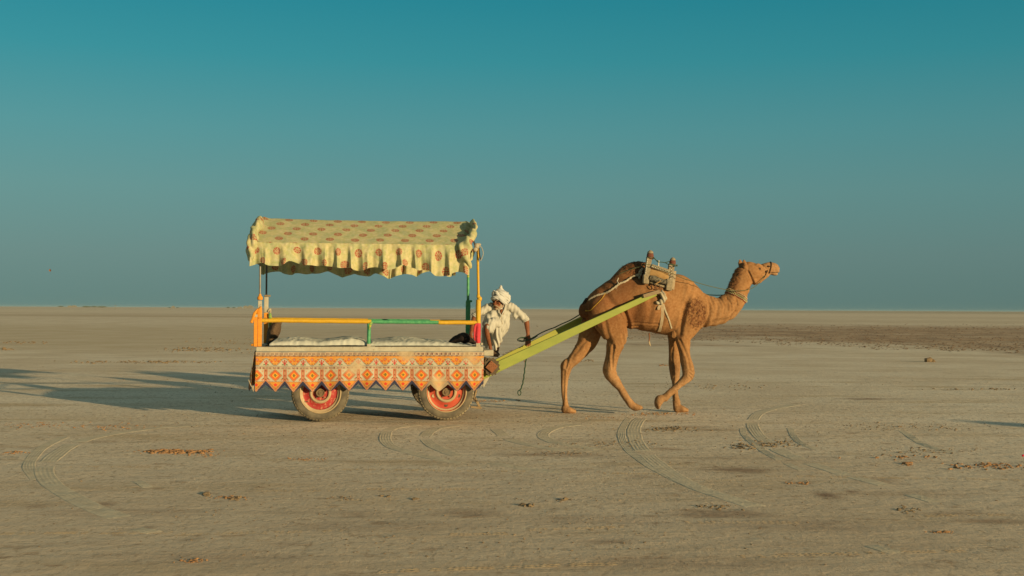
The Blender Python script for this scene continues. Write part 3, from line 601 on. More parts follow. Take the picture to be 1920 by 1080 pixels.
def skirt(name, p0, p1, tiles, phase, outward, seed, yscale=1.0, flare=0.0):
    p0 = Vector(p0); p1 = Vector(p1); d = p1 - p0; ln = d.length
    b = MB(); nu = int(tiles * 32); nv = 84
    cache = {}
    def fxof(u): return ((u * tiles + phase) % 1.0) - 0.5
    def yb(fx): return 74.0 - 13.2 * min(1, abs(2 * fx) ** 1.25)
    def fn(u, v):
        fx = fxof(u); y = v * yb(fx)
        dep = y / 74.0
        wv = 0.016 * math.sin(u * ln * 5.1 + seed) + 0.012 * math.sin(u * ln * 11.3 + seed * 2) + 0.006 * math.sin(u * ln * 31 + seed) + .02 * nz((u * ln * 3.3, dep * 1.5, seed)) + .006 * nz((u * ln * 16, dep * 5, seed))
        sag = 0.010 * math.sin(u * ln * 3.3 + seed * 3) * (1 - 0.3 * dep) + 0.006 * nz((u * ln * 2.0, seed, 0))
        p = p0 + d * u; p = p + outward * (0.012 + dep * (0.020 + flare) + wv * dep)
        return Vector((p.x + 0.004 * math.sin(u * 40 + y * .06), p.y, p.z - y / PXM * yscale * (1) + sag * dep * 1.2 - 0.002))
    def cf(u, v, p):
        fx = fxof(u); y = v * yb(fx); c = skirt_colour(fx, y)
        f = nz((u * ln * 2.4, v * 1.2, seed + 4))
        if f > 0.25: c = mixc(c, (0.46, 0.36, 0.22), min(.75, (f - 0.25) * 4))      # faded, dust-rubbed patches of the print
        g_ = 0.96 + 0.10 * nz((u * ln * 9, v * 5, seed)); return tuple(q * g_ for q in c)
    b.grid(fn, nu, nv, cf); o = b.build(name, M['skirt'], cart)
    md = o.modifiers.new('thick', 'SOLIDIFY'); md.thickness = 0.003; md.offset = 1
    return o
ztop = P(700, 658.5).z
skirt('skirt_cloth', (sL - 0.005, TN - 0.004, ztop), (sR + 0.005, TN - 0.004, ztop), 12.6, 0.42, Vector((0, -1, 0)), 1.0)
skirt('skirt_cloth', (sL - 0.006, TF, ztop), (sL - 0.006, TN, ztop), 7.0, 0.2, Vector((-1, 0, 0)), 2.0, flare=0.055)
skirt('skirt_cloth', (sR + 0.006, TN + 0.25, ztop - 0.01), (sR + 0.006, TF, ztop - 0.01), 6.0, 0.3, Vector((1, 0, 0)), 3.0)
skirt('skirt_cloth', (sR, TF + 0.006, ztop), (sL, TF + 0.006, ztop), 12.6, 0.4, Vector((0, 1, 0)), 4.0)
# posts and rails ------------------------------------------------------------
def wrapped(name, a, b_, r, m, n=12, lumps=0.08, seg=0.02, pitch=0.045):
    a = Vector(a); b_ = Vector(b_); ln = (b_ - a).length; k = max(2, int(ln / seg)); mb = MB()
    pts = [a.lerp(b_, i / k) + Vector((0, 0.003 * nz((i * .13, a.x, 1)), 0.003 * nz((i * .11, a.x, 7)))) for i in range(k + 1)]
    mb.tube(pts, r, n)
    ax = (b_ - a).normalized()
    for i, p in enumerate(mb.v):          # spiral ridge of the wound strip
        base = a + ax * (p - a).dot(ax); q = p - base
        th = math.atan2(q.z if abs(ax.z) < .5 else q.x, q.y); s_ = (p - a).dot(ax)
        f = ((s_ / pitch + th / (2 * PI)) % 1.0)
        mb.v[i] = base + q * (1 + lumps * (f - 0.4) + 0.06 * nz(p, 14))
    return mb.build(name, m, cart)
tp = 0.0
def PP(px, py): return at(px, py, tp)
zb = zbed
# rear near post
x0 = PP(486.5, 600).x
b = MB(); b.box((x0 + 0.005, tp, zb + 0.20), (0.05, 0.05, 0.40), bev=0.004)
b.box((x0 - 0.045, tp - 0.03, zb + 0.185), (0.045, 0.05, 0.37), bev=0.004); b.build('corner_post', M['orange'], cart)
b = MB(); b.box((x0 - 0.045, tp - 0.03, zb + 0.388), (0.047, 0.052, 0.036), bev=0.003); b.box((x0 + 0.004, tp, zb + 0.49), (0.048, 0.048, 0.18), bev=0.004)
b.build('post_top', M['white'], cart)
b = MB(); b.lathe([(0.001, zb + 0.585), (0.03, zb + 0.588), (0.036, zb + 0.602), (0.034, zb + 0.622), (0.02, zb + 0.64), (0.012, zb + 0.665), (0.001, zb + 0.668)], (x0 + 0.004, tp, 0), axis='z', n=16); b.build('post_knob', M['orange'], cart)
b = MB()                                  # orange rag tied round the post, tail hanging to the left
b.chain([((x0 - 0.02, tp - 0.035, zb + 0.475), .006, .02), ((x0 - 0.055, tp - 0.05, zb + 0.42), .02, .014), ((x0 - 0.075, tp - 0.05, zb + 0.36), .016, .012), ((x0 - 0.095, tp - 0.045, zb + 0.31), .02, .01)], n=10)
b.chain([((x0 + 0.02, tp - 0.034, zb + 0.50), .01, .010), ((x0 + 0.0, tp - 0.035, zb + 0.44), .034, .010), ((x0 + 0.0, tp - 0.035, zb + 0.38), .03, .010)], n=10)
b.build('tied_rag', M['orange'], cart); b = MB(); b.chain([((x0 - 0.09, tp - 0.03, zb + 0.02), .016, .012), ((x0 - 0.06, tp - 0.04, zb + 0.03), .012, .012)], n=8)
b.build('tied_rag', M['orange'], cart)
ptop = PP(487, 478).z
b = MB(); b.tube([(x0 + 0.004, tp, zb + 0.66), (x0 + 0.001, tp, ptop + 0.05)], 0.0125, 10); b.build('canopy_pole', M['steel'], cart)
# rear far post
tf = 1.50
xf = at(499, 600, tf).x
b = MB(); b.box((xf, tf, zb + 0.21), (0.06, 0.06, 0.42), bev=0.004); b.build('corner_post', M['orange'], cart)
b = MB(); b.box((xf, tf, zb + 0.53), (0.058, 0.058, 0.22), bev=0.004); b.build('post_top', M['white'], cart)
b = MB(); b.box((xf + 0.015, tf, zb + 0.655), (0.085, 0.04, 0.026), bev=0.004); b.build('cross_cleat', M['wood'], cart)
b = MB(); b.tube([(xf, tf, zb + 0.64), (xf, tf, ptop + 0.05)], 0.013, 10); b.build('canopy_pole', M['steel_dark'], cart)
b = MB(); b.chain([((xf + .03, tf - .04, zb + .44), .012, .012), ((xf + .055, tf - .04, zb + .47), .016, .014), ((xf + .06, tf - .04, zb + .42), .010, .01)], n=8); b.build('tied_rag', M['whiterope'], cart)
b = MB(); b.chain([((xf + .055, tf - .06, zb + .40), .02, .014), ((xf + .06, tf - .05, zb + .28), .024, .016), ((xf + .05, tf - .05, zb + .14), .014, .012)], n=8); b.build('ribbon', M['ygreen'], cart)
# rails
rz = PP(700, 603.5).z
xr = PP(896.5, 600).x; xm = PP(691.5, 620).x; xa = PP(824, 604).x
for tt, dx0, dx1 in ((tp, 0, 0), (tf, xf - x0, 0.0)):
    nearr = tt == tp
    wrapped('side_rail', (x0 + dx0 + 0.02, tt, rz + 0.014), (xm + 0.03, tt, rz + 0.002), 0.026, M['yellow'])
    wrapped('side_rail', (xm + 0.03, tt, rz + 0.002), (xa, tt, rz - 0.004), 0.024, M['green'])
    wrapped('side_rail', (xa - 0.012, tt, rz - 0.004), (xr, tt, rz - 0.004), 0.027 if nearr else 0.022, M['yellow'])
    if nearr:
        wrapped('rail_post', (xm, tt, zb + 0.035), (xm + 0.002, tt, rz - 0.02), 0.0235, M['green'])
        b = MB(); b.box((xm, tt, zb + 0.012), (0.046, 0.04, 0.05), bev=0.003); b.box((xm, tt, zb - 0.005 + 0.002), (0.16, 0.045, 0.012), bev=0.003); b.build('post_foot', M['white'], cart)
        b = MB(); b.chain([((xm + .03, tt - .02, rz - .01), .02, .012), ((xm + .012, tt - .024, rz - .06), .014, .01), ((xm + .004, tt - .024, rz - .10), .006, .008)], n=8); b.build('tied_rag', M['ygreen'], cart)
wrapped('end_rail', (x0 + 0.01, tp + .02, rz + .01), (xf, tf - .02, rz + .01), 0.024, M['orange'])
# front near pole (yellow above, red below)
zk = PP(897, 562).z; zt = PP(895, 462).z
wrapped('front_post', (xr, tp, zb + 0.30), (xr + 0.003, tp, zk), 0.033, M['yellow'])
wrapped('canopy_pole', (xr + 0.003, tp, zk - .01), (xr - 0.012, tp, zt + 0.02), 0.0165, M['yellow'])
b = MB(); b.ball((xr + 0.016, tp - 0.01, zk + 0.012), (0.032, 0.03, 0.035), 12, 8); b.ball((xr + 0.0, tp - 0.01, zk + 0.045), (0.024, 0.022, 0.035), 12, 8); b.build('post_joint', M['yellow'], cart)
wrapped('front_post', (xr - 0.002, tp, zb + 0.045), (xr, tp, zb + 0.305), 0.034, M['red'], lumps=0.22)
b = MB(); b.chain([((xr - .03, tp - .02, zb + .29), .014, .014), ((xr - .045, tp - .02, zb + .24), .016, .012), ((xr - .05, tp - .015, zb + .13), .012, .010), ((xr - .040, tp - .01, zb + .08), .006, .006)], n=8); b.build('tied_rag', M['red'], cart)
b = MB(); b.box((xr, tp, zb + 0.02), (0.06, 0.06, 0.06), bev=0.004); b.box((xr + .045, tp - .02, zb + 0.035), (0.03, 0.04, 0.03), bev=0.004); b.build('post_foot', M['white'], cart)
# front far pole
xg = at(877.5, 600, tf).x
wrapped('front_post', (xg, tf, zb), (xg, tf, zk - 0.02), 0.034, M['green'])
wrapped('canopy_pole', (xg, tf, zk - 0.03), (xg - 0.002, tf, at(877, 520, tf).z), 0.019, M['green'])
wrapped('canopy_pole', (xg - 0.002, tf, at(877, 521, tf).z), (xg + 0.002, tf, ptop + 0.05), 0.018, M['ygreen'])
b = MB(); b.box((xg + 0.012, tf - .01, zk - .01), (0.085, 0.05, 0.03), bev=0.006); b.build('post_joint', M['green'], cart)
# canopy --------------------------------------------------------------------
te = -0.03; tfe = 1.56; tmid = (te + tfe) / 2
ze = P(690, 457, te).z if False else at(690, 457, te).z; zr = at(690, 412, tmid).z
cx0 = at(481, 435, tmid).x; cx1 = at(886, 420, tmid).x
def motif(a, q):
    """rosette print on a slanted lattice: a along the cart, q along the cloth, metres"""
    j = round(q / 0.168)
    best = None
    for jj in (j - 1, j, j + 1):
        ox = jj * 0.105; i = round((a - ox) / 0.32); dx = a - ox - i * 0.32; dy = q - jj * 0.168
        r = math.hypot(dx, dy)
        if best is None or r < best[0]: best = (r, math.atan2(dy, dx))
    r, th = best; R = 0.051
    if r > R: return 0
    k = r / R
    if k < 0.20: return 1
    if k < 0.30: return 0
    return 1 if (math.cos(8 * th) > -0.30 or k > .86) else 0
FB = (0.57, 0.505, 0.305); FG = (0.43, 0.435, 0.265); FR = (0.38, 0.075, 0.055)
def fabcol(a, q):
    if motif(a, q): return FR
    return mixc(FB, FG, .75 * sm(-.2, .3, nz((a * 7, q * 7, 3))) + .5 * sm(.72, .95, 1 - abs(nz((a * 15, q * 15, 8))) * 3))
slope_len = math.hypot(tmid - te, zr - ze)
cano = bpy.data.objects.new('canopy', None); COL.objects.link(cano); cano.parent = cart; ORIG['canopy'] = Vector((1.0, 0.8, ze)); cano.location = Vector((0, 0, ze)); cano.empty_display_size = .1
el0, el1 = at(500, 457, te).x, at(862, 457, te).x
el0 -= 0.20; el1 += 0.13
b = MB()
def roof(u, v):
    # v 0..1 near eave -> ridge -> far eave
    side = v * 2 if v < 0.5 else (1 - v) * 2
    t = te + (tfe - te) * v; z = ze + (zr - ze) * (1 - (1 - side) ** 1.12)
    xl = el0 + (cx0 - el0) * side; xr_ = el1 + (cx1 - el1) * side
    x = xl + (xr_ - xl) * u
    z += -0.016 * math.sin(PI * u) * (0.5 + 0.5 * side) + 0.006 * nz((x * 3, t * 3, 0)) + 0.003 * nz((x * 9 + t * 5, t * 8, 0))
    ed = min(u, 1 - u)
    z -= 0.0 if ed > .03 else (0.03 - ed) * 1.3
    z += 0.022 * math.exp(-((u - 0.03) / 0.02) ** 2) * side + 0.010 * math.exp(-((u - 0.975) / 0.015) ** 2) * side
    return Vector((x, t, z))
def roofcol(u, v, p):
    return fabcol(p.x, v * 2 * slope_len + 0.03)
b.grid(roof, 430, 210, roofcol); o = b.build('roof_cloth', M['fabric'], cano); o.parent = cano
def valance(name, p0, p1, outward, depth, seed, scal, tiles, flare=0.05, puff=0.0, q0=0.0, dz=None, asym=0.0):
    p0 = Vector(p0); p1 = Vector(p1); d = p1 - p0; ln = d.length; b = MB(); nu = int(ln / 0.0065); nv = int(depth / 0.0065)
    def ph(u): x = u * ln; return 2 * PI * x * tiles + 3.4 * nz((x * 1.7, seed, 0)) + 1.8 * nz((x * 4.1, seed, 5))
    def fn(u, v):
        x = u * ln
        f = math.copysign(abs(math.sin(ph(u))) ** .7, math.sin(ph(u))) ; f2 = math.sin(ph(u) * 2.3 + seed)
        amp = 0.050 * v ** 0.8 * (0.6 + 0.55 * (0.5 + 0.5 * nz((x * 2.3, seed, 9)))) * scal
        hem = depth * (1 + 0.34 * nz((x * 1.9, seed, 3)) + 0.06 * math.sin(ph(u) * .6 + 0.8) + 0.10 * nz((x * 7, seed, 2)) + asym * (u - 0.5))
        off = amp * f + 0.30 * amp * f2 + flare * v + puff * math.sin(PI * min(1, v * 1.0)) + 0.012 * nz((x * 12, v * 4, seed)) + .006 * nz((x * 26, v * 3, seed))
        p = p0 + d * u + outward * off
        sh = d.normalized() * (0.016 * v * math.cos(ph(u)) * scal)
        top = dz(u) if dz else 0
        return p + sh + Vector((0, 0, top - hem * v))
    def cf(u, v, p): return fabcol(u * ln * 1.25 + seed, v * depth * 1.05 + 0.05 + q0)
    b.grid(fn, nu, nv, cf); o = b.build(name, M['fabric'], cano); return o
valance('valance', (el0, te, ze), (el1, te, ze), Vector((0, -1, 0)), 0.315, 1.3, 1.0, 4.9, asym=0.22)
valance('valance', (el0, tfe, ze), (el1, tfe, ze), Vector((0, 1, 0)), 0.345, 4.1, 1.1, 4.6)
gz = lambda u: (zr - ze) * (1 - abs(2 * u - 1)) ** 0.8
valance('end_valance', (el0 + .03, te, ze), (el0 + .03, tfe, ze), Vector((-1, 0, 0)), 0.26, 2.2, 1.0, 3.0, flare=0.02, puff=0.05, dz=gz)
valance('end_valance', (el1 - .03, te, ze), (el1 - .03, tfe, ze), Vector((1, 0, 0)), 0.26, 3.2, 1.0, 3.0, flare=0.02, puff=0.05, dz=gz)
# gathered corner bunches of cloth
def bunch(st, seed, amp=0.012):
    mb = MB(); mb.chain(st, n=26, sub=5); r = remesh(mb, 0.009, 3)
    for i, p in enumerate(r.v):
        n_ = r.n[i]; r.v[i] = p + n_ * (amp * math.sin((p.x * 46 + p.z * 22 + 3 * nz(p * 6) + seed) ) + amp * nz(p * 16))
        r.c[i] = fabcol(p.x + seed * .07, p.z * 1.0 + p.y + seed * .05)
    r.build('cloth_bunch', M['fabric'], cano)
A_ = lambda px, py, t=te: at(px, py, t)
bunch([(A_(468, 489, te - .01), .022, .04), (A_(470, 476, te - .01), .045, .05), (A_(474, 452, te + .04), .065, .06), (A_(477, 437, te + .15), .06, .09), (A_(484, 424, te + .35), .05, .12), (A_(489, 417, tmid - .1), .035, .08)], 1.0)
bunch([(A_(881, 500, te - .02), .03, .03), (A_(875, 484, te - .05), .055, .05), (A_(872, 464, te - .03), .085, .06), (A_(880, 449, te + .02), .060, .06), (A_(887, 434, te + .3), .04, .09), (A_(886, 420, tmid - .1), .028, .08)], 2.6)
b = MB()
for (a, c) in (((el0 + .04, tp), (el1 - .04, tp)), ((el0 + .04, tf), (el1 - .04, tf))): b.tube([(a[0], a[1], ze - .012), (c[0], c[1], ze - .012)], 0.012, 8)
b.tube([(cx0 + .02, tmid, zr - .05), (cx1 - .02, tmid, zr - .05)], 0.012, 8)
for x in (x0 + .02, xr - .04):
    b.tube([(x, tp, ze - .02), (x, tmid, zr - .055), (x, tf, ze - .02)], 0.011, 8)
b.build('canopy_frame', M['steel_dark'], cano)
# knot of grey-white cloth and string on the front pole top
kz = at(893, 462, tp)
b = MB(); b.ball(kz + Vector((0, -.06, 0)), (.035, .03, .04), 10, 8); b.ball(kz + Vector((-.02, -.07, -.045)), (.03, .025, .03), 10, 8); b.ball(kz + Vector((.025, -.06, .02)), (.03, .02, .02), 10, 8)
b.tube(catpts([kz + Vector(q) for q in ((.02, -.06, .02), (.065, -.05, -.02), (.085, -.05, -.09), (.07, -.05, -.15), (.05, -.05, -.19))]), 0.005, 6); b.build('canopy_knot', M['whiterope'], cano)
b = MB(); b.tube(catpts([kz + Vector(q) for q in ((.03, -.05, -.02), (.035, -.05, -.10), (.05, -.05, -.17))]), [0.010] * 13, 6); b.build('tie_strap', M['dark'], cano)
# front beam, shafts, rosette ---------------------------------------------------
b = MB(); q = at(913, 661, 0.30)
b.box((q.x - 0.0, 0.78, q.z), (0.13, 1.30, 0.075), bev=0.006); b.build('front_step', M['white'], cart)
b = MB(); b.box((at(921, 687, 0.2).x, 0.85, at(921, 687, 0.2).z), (0.13, 1.28, 0.13), Matrix.Rotation(math.radians(38), 3, 'Y'), 0.004); b.build('shaft_beam', M['brownwood'], cart)
rc_ = at(920.5, 687.5, 0.17)
b = MB()
for k, (sz, an) in enumerate(((0.185, 12), (0.18, 62), (0.175, 35), (0.16, 80))):
    b.box(rc_ + Vector((0, 0.020 - k * 0.009, 0)), (sz, 0.0075, sz), Matrix.Rotation(math.radians(an), 3, 'Y'), 0.002)
b.build('rubber_rosette', M['rubber'], cart, smooth=False)
b = MB(); Rq = Matrix.Rotation(math.radians(40), 3, 'Y'); b.box(rc_ + Vector((0.004, -0.030, 0)), (0.118, 0.03, 0.118), Rq, 0.004)
b.build('beam_end', M['brownwood'], cart, smooth=False)
b = MB()
for a in range(-2, 3):
    for c in range(-2, 3):
        if (a + c) % 2 == 0: b.ball(rc_ + Vector((0.004, -0.046, 0)) + Rq @ Vector((a * .02, 0, c * .02)), 0.0042, 6, 4)
b.build('nail_heads', M['iron'], cart)
b = MB(); b.bar(at(915, 655, 0.25), at(930, 640, 0.9), 0.03, 0.03); 
# shafts: tapering planks
def shaft(t0, t1, up0, lo0, up1, lo1, m, name='shaft'):
    """ends given as pixels of the upper and lower edge on the near side"""
    a = [at(*up0, t0), at(*lo0, t0)]; c = [at(*up1, t1), at(*lo1, t1)]; b = MB(); th = 0.055; n = 14; vs = []
    for i in range(n + 1):
        k = i / n; u_ = a[0].lerp(c[0], k); l_ = a[1].lerp(c[1], k); dd = (l_ - u_); e = 0.004
        for (base, sgn) in ((u_, 1), (l_, -1)):
            vs += [base + dd.normalized() * e * sgn, base + Vector((0, e, 0)) ] if sgn == 1 else [base + Vector((0, e, 0)), base + dd.normalized() * e * sgn]
        # order: top-near-lower, top-near-back, bottom-near-back, bottom-near-upper
        vs[-4:] = [u_ + dd.normalized() * e, u_ + Vector((0, e, 0)), u_ + Vector((0, th, 0)), l_ + Vector((0, th, 0)), l_ + Vector((0, e, 0)), l_ - dd.normalized() * e]
    m6 = 6
    fs = [(i * m6 + k, i * m6 + (k + 1) % m6, (i + 1) * m6 + (k + 1) % m6, (i + 1) * m6 + k) for i in range(n) for k in range(m6)] + [tuple(range(m6)), tuple(reversed(range(n * m6, (n + 1) * m6)))]
    b.add(vs, fs); return b.build(name, m, cart, smooth=False)
shaft(0.28, 0.40, (906, 690), (906, 712), (1229, 545), (1232, 554), M['shaft'])
sfar = shaft(1.10, 1.20, (905, 686), (905, 706), (1195, 541), (1200, 553), M['shaft_lit'])
b = MB(); e0 = at(1205, 556, 0.395); e1 = at(1236, 547, 0.40)
b.bar(e0 + Vector((0, .0, .004)), e1 + Vector((0, .0, .004)), 0.075, 0.05); b.build('shaft_tip', M['wood'], cart)
b = MB(); b.box(at(909, 715, .45), (0.05, .05, .16), Matrix.Rotation(.5, 3, 'Y'), .004); b.build('shaft_bracket', M['white'], cart); b = MB(); b.box(at(898, 703, .3), (.05, .06, .10), None, .004); b.build('shaft_bracket', M['white'], cart)
b = MB(); b.bar(at(885, 736, 1.0), at(899, 762.5, 1.0), 0.035, 0.035); b.bar(at(903, 765, 1.0), at(882, 763, 1.0), 0.03, 0.03); b.bar(at(888, 750, 1.0), at(893, 730, .95), .03, .03); b.build('prop_stand', M['wood'], cart)
b = MB()                                   # faded red painted strokes on the far shaft
for k in range(9):
    q = at(942 + k * 2.3, 664.5 - k * 1.08 + (k % 3) * 0.7, 1.095); b.box(q, (0.012, 0.003, 0.006 + 0.006 * (k % 2)), Matrix.Rotation(0.5 + .5 * (k % 3), 3, 'Y'))
b.build('painted_mark', M['iron'], cart, smooth=False)
# black strap across the rail end at the bed and small hooks
b = MB(); b.tube(catpts([at(466, 712, -.1), at(470, 722, -.1), at(474, 729, -.1), at(475, 734, -.1)]), 0.006, 6); b.ball(at(474, 727, -.105), (.012, .01, .03), 8, 6); b.build('tassel', M['whiterope'], cart)

# ------------------------------------------------------------------ things on the cart
def heightgrid(x0_, x1_, y0_, y1_, zf, nu, nv, name, m, label, cat, thick=0.03, group=None):
    b = MB()
    def fn(u, v):
        x = x0_ + (x1_ - x0_) * u; y = y0_ + (y1_ - y0_) * v
        e = min(1, min(u, 1 - u, v * 1.0, (1 - v) * 1.0) / 0.04)
        return Vector((x + .01 * nz((u * 8, v * 8, 2)), y + .012 * nz((u * 18, v * 5, 1)), zbed + 0.004 + zf(x, y, u, v) * (0.15 + 0.85 * math.sqrt(max(0, e)))))
    b.grid(fn, nu, nv); b.add([Vector((x0_, y0_, zbed + .003)), Vector((x1_, y0_, zbed + .003)), Vector((x1_, y1_, zbed + .003)), Vector((x0_, y1_, zbed + .003))], [(0, 1, 2, 3)])
    o = b.build(name, m, None, c=((x0_ + x1_) / 2, (y0_ + y1_) / 2, zbed)); return tag(o, label, cat, group)
def fold(x, y, s):
    v = 0.0
    v += 0.022 * abs(nz((x * 3 + s, y * 3, 0))) + 0.009 * (1 - abs(2.4 * nz((x * 6 + y * 7, y * 4, s)))) + 0.004 * (1 - abs(3 * nz((x * 14 - y * 5, y * 9, s)))) + 0.004 * nz((x * 28, y * 20, s))
    return v
xb0 = at(504, 648, .02).x; xbm = at(690, 648, .02).x; xb1 = at(893, 648, .02).x
heightgrid(xb0, xbm, 0.02, 1.46, lambda x, y, u, v: 0.045 + fold(x, y, 1) + 0.045 * math.exp(-((u - .25) / .18) ** 2 - ((v - .55) / .5) ** 2) + 0.04 * math.exp(-((u - .82) / .15) ** 2), 150, 90, 'mattress', M['sheet'],
           'crumpled white sheeted mattress at the rear end of the cart bed', 'mattress', group=None)
heightgrid(xbm + .01, xb1, 0.02, 1.46, lambda x, y, u, v: 0.034 + fold(x, y, 5) + 0.055 * math.exp(-((u - .35) / .25) ** 2 - ((v - .6) / .5) ** 2) - 0.03 * sm(.7, .9, u), 150, 90, 'mattress', M['sheet'],
           'crumpled white sheeted mattress at the front end of the cart bed, under the black cloth', 'mattress', group=None)
# black cloth bundle
mb = MB()
B_ = lambda px, py, t=0.30: at(px, py, t)
mb.chain([(B_(838, 643), .008, .05), (B_(848, 639), .03, .12), (B_(858, 635), .05, .16), (B_(868, 633.5), .065, .17), (B_(876, 634), .062, .15), (B_(882, 638), .04, .10), (B_(891, 643), .014, .05)], n=24, vertical=True)
r = remesh(mb, 0.010, 2)
zbot = B_(860, 645.5).z
for i, p in enumerate(r.v):
    q = p + r.n[i] * (0.010 * nz(p * 13) + 0.006 * math.sin(p.x * 50 + p.y * 30))
    r.v[i] = Vector((q.x, q.y, max(q.z, zbot)))
tag(r.build('cloth_bundle', M['black'], None, c=(B_(865, 640).x, .3, zbed + .05)), 'black cloth heaped on the white bedding beside the red wrapped front post', 'cloth')
# brown rolled matting at the rear far post
mb = MB(); t_ = 1.34
mb.chain([(at(506, 644, t_), .05, .14), (at(510, 632, t_), .075, .20), (at(515, 618, t_), .085, .24), (at(521, 608, t_), .06, .2), (at(525, 605, t_), .03, .12)], n=24)
r = remesh(mb, 0.012, 2)
for i, p in enumerate(r.v): r.v[i] = p + r.n[i] * 0.005 * nz(p * 30)
tag(r.build('matting_roll', M['brownfuzz'], None, c=at(508, 640, t_)), 'rounded brown fibre mat leaning against the orange rear corner post', 'mat')
# red packet
q = at(594.5, 644.5, 0.22); pk = MB(); pk.box((q.x, .22, q.z), (0.105, 0.035, 0.022), Matrix.Rotation(0.03, 3, 'Y'), .005)
root = empty('snack_packet', q - Vector((0, 0, .012)), 'small red foil packet lying on the rear white mattress', 'packet'); pk.build('wrapper', M['packet'], root)
b = MB(); b.box((q.x + .018, .2010, q.z), (.05, .002, .008)); b.build('printed_band', M['stud'], root)
q = at(611, 643.5, 0.3); b = MB(); b.ball(q, (.018, .018, .015), 10, 6); tag(b.build('wrapper_ball', M['packet'], None, c=q), 'crumpled red wrapper ball lying on the white mattress, right of the packet', 'wrapper')

# ------------------------------------------------------------------ CAMEL
TM = 0.80                                  # the animal walks in line with the cart's centre
K = 1 / 3.177
def cz(X, Y, t=TM): return at(1030 + X * K, 450 + Y * K, t)
RZ = K / F * 15.95                         # traced radius -> metres at the animal's distance
cm = MB()
M['wool'] = mat('dark_woolly_tufts', (0.21, 0.10, 0.042), (0.11, 0.05, 0.024), 0.95, 22, 1.5)
# trunk: upright elliptical sections, traced top and bottom
tr_ = []
for X, top, bot, lat in ((214, 372, 470, .13), (240, 330, 492, .18), (280, 292, 505, .225), (330, 255, 512, .26), (380, 228, 518, .285), (430, 212, 522, .305), (490, 205, 527, .325),
                         (550, 206, 538, .335), (610, 208, 550, .335), (665, 206, 560, .325), (715, 200, 570, .305), (760, 201, 576, .28), (800, 212, 575, .255), (840, 238, 566, .23), (875, 272, 548, .20), (905, 303, 524, .17), (935, 325, 514, .15)):
    c = (top + bot) / 2; tr_.append((cz(X, c), (bot - top) / 2 * RZ, lat))
cm.chain(tr_, n=36, vertical=True)
# hump
cm.chain([(cz(405, 262), 50 * RZ, .11), (cz(445, 222), 54 * RZ, .15), (cz(490, 198), 60 * RZ, .165), (cz(540, 188), 60 * RZ, .165), (cz(590, 200), 52 * RZ, .15), (cz(640, 225), 40 * RZ, .13)], n=26)
# neck
cm.chain([(cz(900, 420), 98 * RZ, .175), (cz(950, 425), 90 * RZ, .155), (cz(1000, 425), 82 * RZ, .14), (cz(1045, 408), 76 * RZ, .13), (cz(1085, 376), 70 * RZ, .122), (cz(1113, 333), 65 * RZ, .115), (cz(1130, 285), 62 * RZ, .108),
          (cz(1146, 238), 60 * RZ, .102), (cz(1158, 200), 52 * RZ, .095), (cz(1170, 175), 40 * RZ, .08)], n=28)
# head
cm.chain([(cz(1162, 178), 36 * RZ, .075), (cz(1185, 176), 47 * RZ, .095), (cz(1212, 190), 52 * RZ, .10), (cz(1240, 196), 46 * RZ, .088), (cz(1268, 188), 40 * RZ, .072), (cz(1295, 174), 37 * RZ, .064), (cz(1322, 168), 34 * RZ, .062), (cz(1342, 167), 27 * RZ, .058), (cz(1355, 172), 16 * RZ, .047)], n=24)
cm.chain([(cz(1200, 215), 40 * RZ, .075), (cz(1225, 236), 33 * RZ, .065), (cz(1262, 222), 22 * RZ, .05), (cz(1296, 206), 14 * RZ, .042)], n=18)      # jaw
cm.chain([(cz(1318, 190), 13 * RZ, .044), (cz(1338, 200), 9 * RZ, .042), (cz(1352, 203), 6.5 * RZ, .036)], n=14)                                           # lower lip
cm.chain([(cz(1334, 176), 15 * RZ, .054), (cz(1350, 182), 11 * RZ, .050), (cz(1361, 186), 7 * RZ, .04)], n=14)                                              # upper lip
for s in (-1, 1):
    cm.chain([(cz(1228, 152, TM + s * .068), 8 * RZ, .016), (cz(1245, 151, TM + s * .074), 10 * RZ, .017), (cz(1262, 158, TM + s * .064), 7 * RZ, .013)], n=12)   # brow ridge
    cm.chain([(cz(1240, 185, TM + s * .072), 7 * RZ, .016), (cz(1275, 182, TM + s * .06), 7 * RZ, .014)], n=10)
    # ear: leaf-shaped, pricked up
    ex = 1163 if s < 0 else 1139
    cm.chain([(cz(ex + 10, 172, TM + s * .07), 9 * RZ, .018), (cz(ex + 3, 155, TM + s * .085), 14 * RZ, .013), (cz(ex - 1, 138, TM + s * .09), 13 * RZ, .012), (cz(ex - 3, 124, TM + s * .09), 7 * RZ, .009), (cz(ex - 4, 118, TM + s * .09), 3 * RZ, .006)], n=12)
def limb(pts, t0, t1, lat):
    n_ = len(pts); out = []
    for i, (X, Y, r) in enumerate(pts):
        t = t0 + (t1 - t0) * min(1, i / max(1, n_ * .5)); la = lat[0] * (1 - i / (n_ - 1)) + lat[1] * i / (n_ - 1)
        out.append((cz(X, Y, t), r * RZ, min(la, max(r * RZ * 1.1, .028))))
    cm.chain(out, n=22)
tn, tfa = TM - .17, TM + .17
